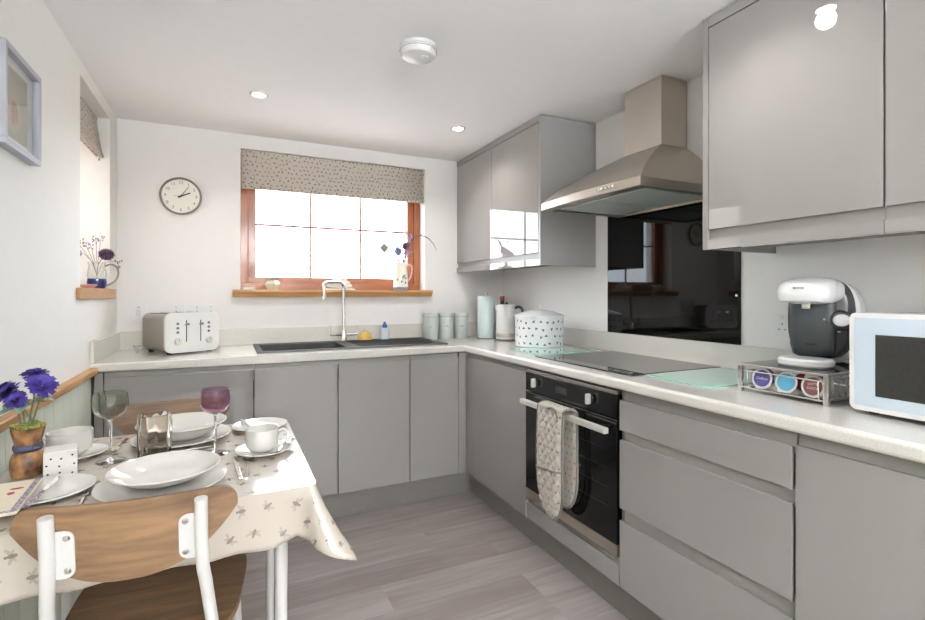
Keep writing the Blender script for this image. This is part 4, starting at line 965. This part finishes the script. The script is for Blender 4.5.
# ================================================================== DINING TABLE
TZ = .745; TX0, TX1, TY0, TY1 = -.515, .192, 1.232, 1.925
r = thing('dining_table', 'small white-legged dining table under the bee-print cloth', 'table', ((TX0+TX1)/2, (TY0+TY1)/2, 0))
build('tabletop', MB().box(TX0, TX1, TY0, TY1, TZ-.026, TZ, .004), 'chair_wood', r, True)
build('apron', MB().box(TX0+.05, TX1-.05, TY0+.055, TY0+.073, TZ-.085, TZ-.0265).box(TX0+.05, TX1-.05, TY1-.073, TY1-.055, TZ-.085, TZ-.0265).box(TX0+.05, TX0+.068, TY0+.0735, TY1-.0735, TZ-.085, TZ-.0265).box(TX1-.068, TX1-.05, TY0+.0735, TY1-.0735, TZ-.085, TZ-.0265), 'white_metal', r, True)
for x, y in ((TX1-.071, TY0+.080), (TX1-.058, TY1-.080), (TX0+.078, TY0+.080), (TX0+.078, TY1-.080)):
    sx = .012 if x > 0 else -.012
    build('leg', MB().lathe([(0, 0), (.011, 0), (.012, .01), (.0165, TZ-.03), (.0165, TZ-.0268), (0, TZ-.0268)], 20, tr(x, y, 0)), 'white_metal', r, True)
# tablecloth
def cloth():
    r_ = .02; path = []     # rounded rectangle outline with outward normals, s = arc length
    hw, hd = (TX1-TX0)/2+.004, (TY1-TY0)/2+.004; cx, cy = (TX0+TX1)/2, (TY0+TY1)/2
    cs = ((hw-r_, -hd+r_, -90), (hw-r_, hd-r_, 0), (-hw+r_, hd-r_, 90), (-hw+r_, -hd+r_, 180))
    N = 26
    for i, (qx, qy, a0) in enumerate(cs):
        for k in range(11):
            a = math.radians(a0+9*k); path.append((cx+qx+r_*math.cos(a), cy+qy+r_*math.sin(a), math.cos(a), math.sin(a), 1-abs(k-5)/5, i))
        nx = cs[(i+1) % 4]; a = math.radians(a0+90); p0 = (qx+r_*math.cos(a), qy+r_*math.sin(a)); p1 = (nx[0]+r_*math.cos(a), nx[1]+r_*math.sin(a))
        for k in range(1, N): t = k/N; path.append((cx+p0[0]+(p1[0]-p0[0])*t, cy+p0[1]+(p1[1]-p0[1])*t, math.cos(a), math.sin(a), -min(t, 1-t), i))
    n = len(path); ZT = TZ+.0035; rings = []; uvs = []
    rows = 12; vs = []; us = []
    for j in range(rows+1):
        t = j/rows
        for (x, y, nx, ny, c, i) in path:
            near_wall = nx < -.5
            drop = .128; fl = .006; 
            # hem: long straight fall on the sides, pointed cone at the corners
            if c >= 0: k = c; drop = .128+.036*k; fl = .012+.106*k**.8
            else:
                e = max(0, 1-(-c)/.085); drop = .128-.012*math.sin(min(1, -c/.085)*PI); fl = .006+.006*math.sin(-c*34+i)+.004*e-.010*math.sin(min(1, -c/.10)*PI)
                if i == 0: fl += .028
            if nx < -.3: fl = min(fl, .004)
            ez = t**1.0; out = fl*(t**1.3)
            rd = .004*(1-math.cos(min(1, t*8)*PI/2))
            X_, Y_ = x+nx*(out+rd*.5), y+ny*(out+rd*.5)
            vs.append((max(X_, XL+.0145), Y_, ZT-drop*ez if j else ZT))
            us.append((X_+nx*drop*t, Y_+ny*drop*t))
    fs = [[j*n+k, j*n+(k+1) % n, (j+1)*n+(k+1) % n, (j+1)*n+k] for j in range(rows) for k in range(n)]
    fs.append(list(range(n))[::-1])
    mb = MB().add(vs, fs, None, us)
    o = build('tablecloth', mb, 'tablecloth_print', None, ang=50, recalc=True)
    s = o.modifiers.new('thickness', 'SOLIDIFY'); s.thickness = .0016; s.offset = -1
    tag(o, 'cream wipe-clean tablecloth printed with grey bees', 'tablecloth')
cloth()
TT = TZ+.0037       # top of the cloth
# chairs: local front = +y, origin on the floor under the seat centre
def chair(label, loc, rz):
    r = thing('dining_chair', label, 'chair', loc, rz, 'white tube-frame dining chairs')
    seat = []
    for k in range(64):
        a = 2*PI*k/64; c, s = math.cos(a), math.sin(a); e = 2/4.2
        x, y = .188*math.copysign(abs(c)**e, c), .20*math.copysign(abs(s)**e, s)
        seat.append((x*(1+.05*y/.2), y))
    build('seat', MB().prism(seat, .448, .462, .004, 3), 'chair_wood', r)
    # bent plywood back: straight top, belly-shaped bottom
    out = []; Wb = .192
    for k in range(25): x = -Wb+.03+(2*Wb-.06)*k/24; out.append((x, .812-.004*(x/Wb)**2))
    def bot(x): q = abs(x)/Wb; return .654+.112*q**2.5
    def side(s):
        return [(s*(Wb-.03+.03*math.sin(t*PI/2)), .808-.03*(1-math.cos(t*PI/2))) for t in (.25, .5, .75, 1)]
    lower = [(Wb-2*Wb*k/36, bot(Wb-2*Wb*k/36)) for k in range(37)]
    poly = out+side(1)+lower+side(-1)[::-1]
    def bend(x, z, off): return (x, -.275+.42*x*x*1.9+off-.10*(z-.65), z)
    P = [bend(x, z, .006) for x, z in poly]; Q = [bend(x, z, -.006) for x, z in poly]
    # triangulated strips: match top and bottom by columns
    cols = 48; xs = [-Wb*math.cos(PI*k/cols) for k in range(cols+1)]
    def top(x): q = abs(x); return .812 if q < Wb-.035 else .812-.040*(1-math.sqrt(max(0, 1-((q-Wb+.035)/.035)**2)))
    rows = 6; vsF, vsB = [], []
    for x in xs:
        t_, b_ = top(x), min(bot(x), top(x)-.0015)
        for j in range(rows+1): z = b_+(t_-b_)*j/rows; vsF.append(bend(x, z, .006)); vsB.append(bend(x, z, -.006))
    R_ = rows+1; nF = len(vsF); fs = []
    for i in range(cols):
        for j in range(rows):
            a = i*R_+j; fs.append([a, a+R_, a+R_+1, a+1]); fs.append([nF+a, nF+a+1, nF+a+R_+1, nF+a+R_])
        for j in (0, rows): a = i*R_+j; fs.append([a, a+R_, nF+a+R_, nF+a])
    for i in (0, cols):
        for j in range(rows): a = i*R_+j; fs.append([a, a+1, nF+a+1, nF+a])
    build('backrest', MB().add(vsF+vsB, fs), 'chair_wood', r)
    for s in (-1, 1):
        yb = lambda z: -.275+.42*.135**2*1.9-.006-.014-.10*(z-.65)
        pts = [(s*.127, yb(.800), .800), (s*.127, yb(.72), .72), (s*.129, yb(.655), .655), (s*.133, yb(.62)+.006, .62), (s*.142, -.235, .50), (s*.150, -.225, .44), (s*.168, -.235, .25), (s*.180, -.262, .01)]
        ps = build('back_post', MB().tube(pts, [.0125, .0125, .0125, .0125, .0125, .0125, .012, .011], 16), 'white_metal', r)
        pz = .722; br = MB().prism(rrect(.042, .094, .016), 0, .003, .001, 1, tr(s*.127-s*.020, yb(pz)+.0065, pz) @ rot('X', PI/2+.10))
        bk = build('bracket', br, 'white_metal', r)
        for dz in (-.032, .032): build('bolt', MB().lathe([(0, .004), (.004, .004), (.0065, .001), (.0065, 0), (0, 0)], 12, tr(s*.127-s*.029, yb(pz+dz)+.0033, pz+dz) @ rot('X', PI/2+.10)), 'chrome', bk)
        build('front_leg', MB().tube([(s*.155, .14, .435), (s*.162, .155, .25), (s*.172, .175, .01)], [.0125, .012, .011], 14), 'white_metal', r)
        build('seat_bearer', MB().tube([(s*.157, -.228, .436), (s*.155, 0, .436), (s*.155, .145, .436)], .011, 12), 'white_metal', r)
        for yy in (.175, -.262):
            xx = s*(.172 if yy > 0 else .180); build('foot_cap', MB().lathe([(0, 0), (.013, 0), (.014, .012), (0, .012)], 14, tr(xx, yy, 0)), 'white_plastic', r)
    build('cross_bar', MB().tube([(-.155, .10, .436), (.155, .10, .436)], .010, 12), 'white_metal', r)
    return r
ch = chair('oak-backed chair with white tube frame, nearest the viewer', (-.150, 1.425, 0), math.radians(-5))
dup(ch, (-.178, 1.85, 0), math.radians(182), 'oak-backed chair at far side of table near the cabinets')
# ---- crockery
def plate(name, label, cat, loc, prof, seg=48, m='white_ceramic', group=None):
    r = thing(name, label, cat, loc, 0, group); build('dish', MB().lathe(prof, seg), m, r); R, z = max(prof, key=lambda q: q[0])
    build('rim', MB().tube([(R*math.cos(a*PI/32), R*math.sin(a*PI/32), z) for a in range(64)], .0013, 6, closed=True), m, r); return r
def flat(R, h=.016, b=.62): return [(0, .002), (R*b*.95, .002), (R*b*.95, 0), (R*b, 0), (R*(b+.06), .004), (R, h), (R-.001, h+.0015), (R*(b+.05), .007), (R*b*.9, .0045), (0, .004)]
def deep(R, h=.034): return [(0, .002), (R*.42, .002), (R*.44, 0), (R*.47, .002), (R*.66, .009), (R*.82, h*.55), (R*.93, h-.005), (R, h), (R-.001, h+.0018), (R*.92, h-.002), (R*.80, h*.55+.003), (R*.64, .012), (R*.45, .006), (0, .004)]
gs = 'white dinner plates and bowls'
plate('dinner_plate', 'white dinner plate under the bowl at the near setting', 'plate', (-.140, 1.378, TT), flat(.138), group=gs)
plate('pasta_bowl', 'wide white rimmed bowl on the near dinner plate', 'bowl', (-.137, 1.390, TT+.0092), deep(.119, .034), group=gs)
plate('dinner_plate', 'white dinner plate under the bowl at the far setting', 'plate', (-.130, 1.790, TT), flat(.138), group=gs)
plate('pasta_bowl', 'wide white rimmed bowl on the far dinner plate', 'bowl', (-.130, 1.795, TT+.0092), deep(.126, .046), group=gs)
plate('side_plate', 'white side plate under the patterned knife at near left', 'plate', (-.378, 1.440, TT), flat(.092, .012), group='white side plates')
plate('side_plate', 'white side plate at the far right table corner', 'plate', (.100, 1.838, TT), flat(.088, .012), group='white side plates')
def cup(label, loc, rz, R=.046, H=.066):
    r = thing('tea_cup', label, 'cup', loc, rz, 'white tea cups')
    build('bowl', MB().lathe([(0, .002), (.022, .002), (.023, 0), (.026, 0), (.034, .005), (R*.93, H*.25), (R*.98, H*.6), (R, H), (R-.0025, H), (R*.94, H*.6), (R*.88, H*.27), (.030, .010), (0, .006)], 40), 'white_ceramic', r)
    build('handle', MB().tube(curve([(R*.95, 0, H*.82), (R+.014, 0, H*.90), (R+.026, 0, H*.72), (R+.024, 0, H*.45), (R+.008, 0, H*.28), (R*.84, 0, H*.26)]), .0038, 10), 'white_ceramic', r)
def saucer(label, loc): plate('saucer', label, 'saucer', loc, flat(.076, .013, .5), group='white saucers')
saucer('white saucer under the cup at right table edge', (.094, 1.545, TT)); cup('white tea cup on saucer at the right table edge', (.090, 1.548, TT+.0046), math.radians(-10))
saucer('white saucer under the cup by the wooden vase', (-.392, 1.735, TT)); cup('white tea cup on saucer behind the white cube', (-.404, 1.735, TT+.0046), math.radians(205), .054, .070)
def goblet(label, loc, m, R, H, zb):
    r = thing('wine_glass', label, 'wine glass', loc, 0, 'coloured wine glasses')
    build('foot', MB().lathe([(0, .0005), (.034, .0005), (.035, .002), (.010, .006), (.0045, .012), (0, .0121)], 32), 'crystal', r)
    build('stem', MB().lathe([(0, .0122), (.0045, .0122), (.0036, .03), (.0040, zb-.01), (.0062, zb-.002), (0, zb-.001)], 16), 'crystal', r)
    o = [(0, zb), (.012, zb+.002), (.028, zb+.010), (R*.93, zb+.024), (R, zb+.038), (R*.98, zb+.052), (R*.92, H)]; i = [(q-.0014, z+.0006) for q, z in o[::-1][:-1]]+[(0, zb+.003)]
    build('bowl', MB().lathe(o+i, 40), m, r)
goblet('smoky grey tinted wine glass on long stem near the wall', (-.292, 1.640, TT), 'smoke_glass', .042, .190, .118)
goblet('purple tinted wine glass on long stem beside the far plate', (-.033, 1.588, TT), 'purple_glass', .040, .188, .116)
r = thing('tumbler', 'taupe ribbed glass tumbler between the two wine glasses', 'tumbler', (-.188, 1.640, TT))
build('glass', MB().lathe([(0, .0005), (.036, .0005), (.038, .004), (.039, .03), (.041, .092), (.041, .120), (.0375, .120), (.0370, .092), (.0345, .03), (.032, .012), (0, .010)], 80, fn=lambda a, z, q: 1+(.09*abs(math.sin(a*5)) if z < .093 and z > .003 and q > .0375 else 0)), 'taupe_glass', r)
build('rim', MB().tube([(.0398*math.cos(a*PI/24), .0398*math.sin(a*PI/24), .1205) for a in range(48)], .0012, 6, closed=True), 'taupe_glass', r)
# candle cube
r = thing('candle_cube', 'small white pierced ceramic cube beside the wooden vase', 'candle holder', (-.386, 1.578, TT), math.radians(12))
cb = build('body', MB().box(-.034, .034, -.034, .034, 0, .068, .003, 2), 'white_ceramic', r)
random.seed(3)
for (ax, sg) in (('y', -1), ('x', 1), ('x', -1)):
    for k in range(9):
        a, b_ = -.022+.022*(k % 3)+random.uniform(-.005, .005), .014+.019*(k//3)+random.uniform(-.004, .004)
        M = (tr(a, sg*.0341, b_) @ rot('X', PI/2)) if ax == 'y' else (tr(sg*.0341, a, b_) @ rot('Y', PI/2))
        build('hole', MB().lathe([(0, .0003), (.0024, .0003), (.0024, -.0003), (0, -.0003)], 10, M), 'ink_black', cb)
# wooden vase with purple flowers
r = thing('flower_vase', 'turned olive-wood vase with purple flowers and moss', 'vase', (-.462, 1.615, TT))
vb = build('body', MB().lathe([(0, 0), (.032, 0), (.035, .004), (.037, .022), (.0365, .042), (.032, .055), (.026, .064), (.0255, .074), (.029, .090), (.035, .115), (.0355, .122), (.031, .122), (0, .119)], 14), 'olive_wood', r, ang=25)
build('ribbon', MB().lathe([(.027, .062), (.030, .066), (.031, .073), (.0285, .080)], 28).sphere((.02, -.02, .072), .013, .008, .008, 10), 'purple_ribbon', r)
mb = MB(); random.seed(2)
for k in range(60):
    a = random.uniform(0, 2*PI); q = .031*math.sqrt(random.random()); mb.sphere((q*math.cos(a), q*math.sin(a), .122+random.uniform(0, .005)), random.uniform(.005, .008), None, .006, 8)
build('moss', mb, 'moss', r)
for k, (p1, R, up) in enumerate((((-.034, -.01, .214), .030, (-.5, -.4, .8)), ((-.014, -.03, .196), .025, (-.1, -.8, .5)), ((.010, .018, .250), .030, (.1, -.2, 1)), ((.030, -.012, .226), .033, (.4, -.7, .6)), ((-.055, .03, .218), .026, (-.6, 0, .7)))):
    b0 = ((-.010+.005*k), .004*(k-2), .123); st = build('stem', MB().tube([b0, tuple((Vector(b0)+Vector(p1))/2+Vector((.004, 0, .006))), p1], .0022, 6), 'stem_green', r)
    build('flower_head', bloom(MB(), p1, R, up, 60, k), 'petal_purple', st, recalc=False)
mb = MB()
for k, (p, d) in enumerate((((-.015, -.015, .172), (-.6, -.6, .1)), ((.005, -.012, .19), (.7, -.5, .3)), ((.015, -.01, .20), (1, -.2, .0)), ((-.005, -.015, .19), (.1, -1, -.2)), ((0, 0, .175), (.6, .4, .3)), ((-.02, -.01, .185), (-.2, -1, .1)))): leaf(mb, p, d, .045, .016, .3)
build('leaves', mb, 'leaf_green', r, recalc=False)
# napkin card with patterned edge
r = thing('napkin', 'cream paper napkin with patterned border at left table edge', 'napkin', (-.455, 1.392, TT+.0142), math.radians(4))
build('sheet', MB().prism(rrect(.12, .21, .003), 0, .006, .001, 1), 'napkin_cream', r)
build('border', MB().box(-.058, .058, -.103, -.092, .0055, .0066, .0003).box(.047, .058, -.092, .103, .0055, .0066, .0003), 'knife_pattern', r)
build('print', MB().sphere((.026, .05, .0062), .013, .006, .0012, 10).sphere((.022, .02, .0062), .007, .010, .0012, 10), 'red_plastic', r)
# cutlery (lies along local +y, handle at -y)
def spoon(label, loc, rz, L=.16, group='steel cutlery', rx=0):
    r = thing('spoon', label, 'spoon', loc, rz, group); r.rotation_euler = (rx, 0, rz)
    build('handle', MB().loft([[(-w, y, z-.001), (w, y, z-.001), (w*.7, y, z+.001), (-w*.7, y, z+.001)] for y, w, z in ((-L/2, .004, .002), (-L/2+.01, .0062, .0025), (-L*.1, .0035, .005), (L*.18, .0026, .006), (L*.24, .003, .005))]), 'cutlery', r)
    def S(u, v, o): a = u*2*PI; return (v*.017*math.cos(a), L*.38+v*.026*math.sin(a), .0015+.005*v*v+o)
    build('bowl', MB().grid(24, 5, lambda u, v: S(u, v, 0)).grid(24, 5, lambda u, v: S(u, v, .0012)), 'cutlery', r)
def fork(label, loc, rz, L=.17, group='steel cutlery'):
    r = thing('fork', label, 'fork', loc, rz, group)
    build('handle', MB().loft([[(-w, y, z-.001), (w, y, z-.001), (w*.7, y, z+.001), (-w*.7, y, z+.001)] for y, w, z in ((-L/2, .004, .002), (-L/2+.01, .006, .0025), (0, .0035, .005), (L*.18, .004, .004), (L*.24, .011, .003))]), 'cutlery', r)
    for k in range(4): x = -.0093+.0062*k; build('tine', MB().tube([(x, L*.235, .003), (x, L*.36, .0025), (x*.95, L*.5, .005)], [.0021, .0018, .0009], 6), 'cutlery', r)
def knife(label, loc, rz, hm='cutlery', L=.19, group='steel cutlery'):
    r = thing('table_knife', label, 'knife', loc, rz, group)
    build('handle', MB().box(-.006, .006, -L/2, -L*.02, .0, .0055, .0025, 2), hm, r)
    build('blade', MB().prism([(-.0045, -L*.02), (.0045, -L*.02), (.008, L*.1), (.008, L*.4), (.004, L*.48), (-.004, L*.5), (-.0045, L*.3)], .0015, .003, .0004, 1), 'cutlery', r)
knife('steel knife right of the near dinner plate', (.022, 1.435, TT), math.radians(4))
spoon('steel spoon right of the near dinner plate', (.048, 1.430, TT), math.radians(-4), .17)
fork('steel fork left of the near dinner plate', (-.292, 1.350, TT), math.radians(3), .16)
spoon('steel spoon lying beside the smoky wine glass', (-.298, 1.800, TT), math.radians(174), .15)
knife('steel knife lying in front of the far plate', (-.10, 1.628, TT), math.radians(-75), L=.17)
spoon('steel spoon lying in front of far plate beside tumbler', (-.08, 1.655, TT), math.radians(105), .15)
knife('knife with floral patterned handle lying on near left side plate', (-.378, 1.415, TT+.0145), math.radians(-3), 'knife_pattern', .19)
spoon('small teaspoon on the saucer at right table edge', (.146, 1.525, TT+.0145), math.radians(-25), .115)
knife('steel butter knife lying on the far right side plate', (.055, 1.842, TT+.0145), math.radians(10), L=.15)
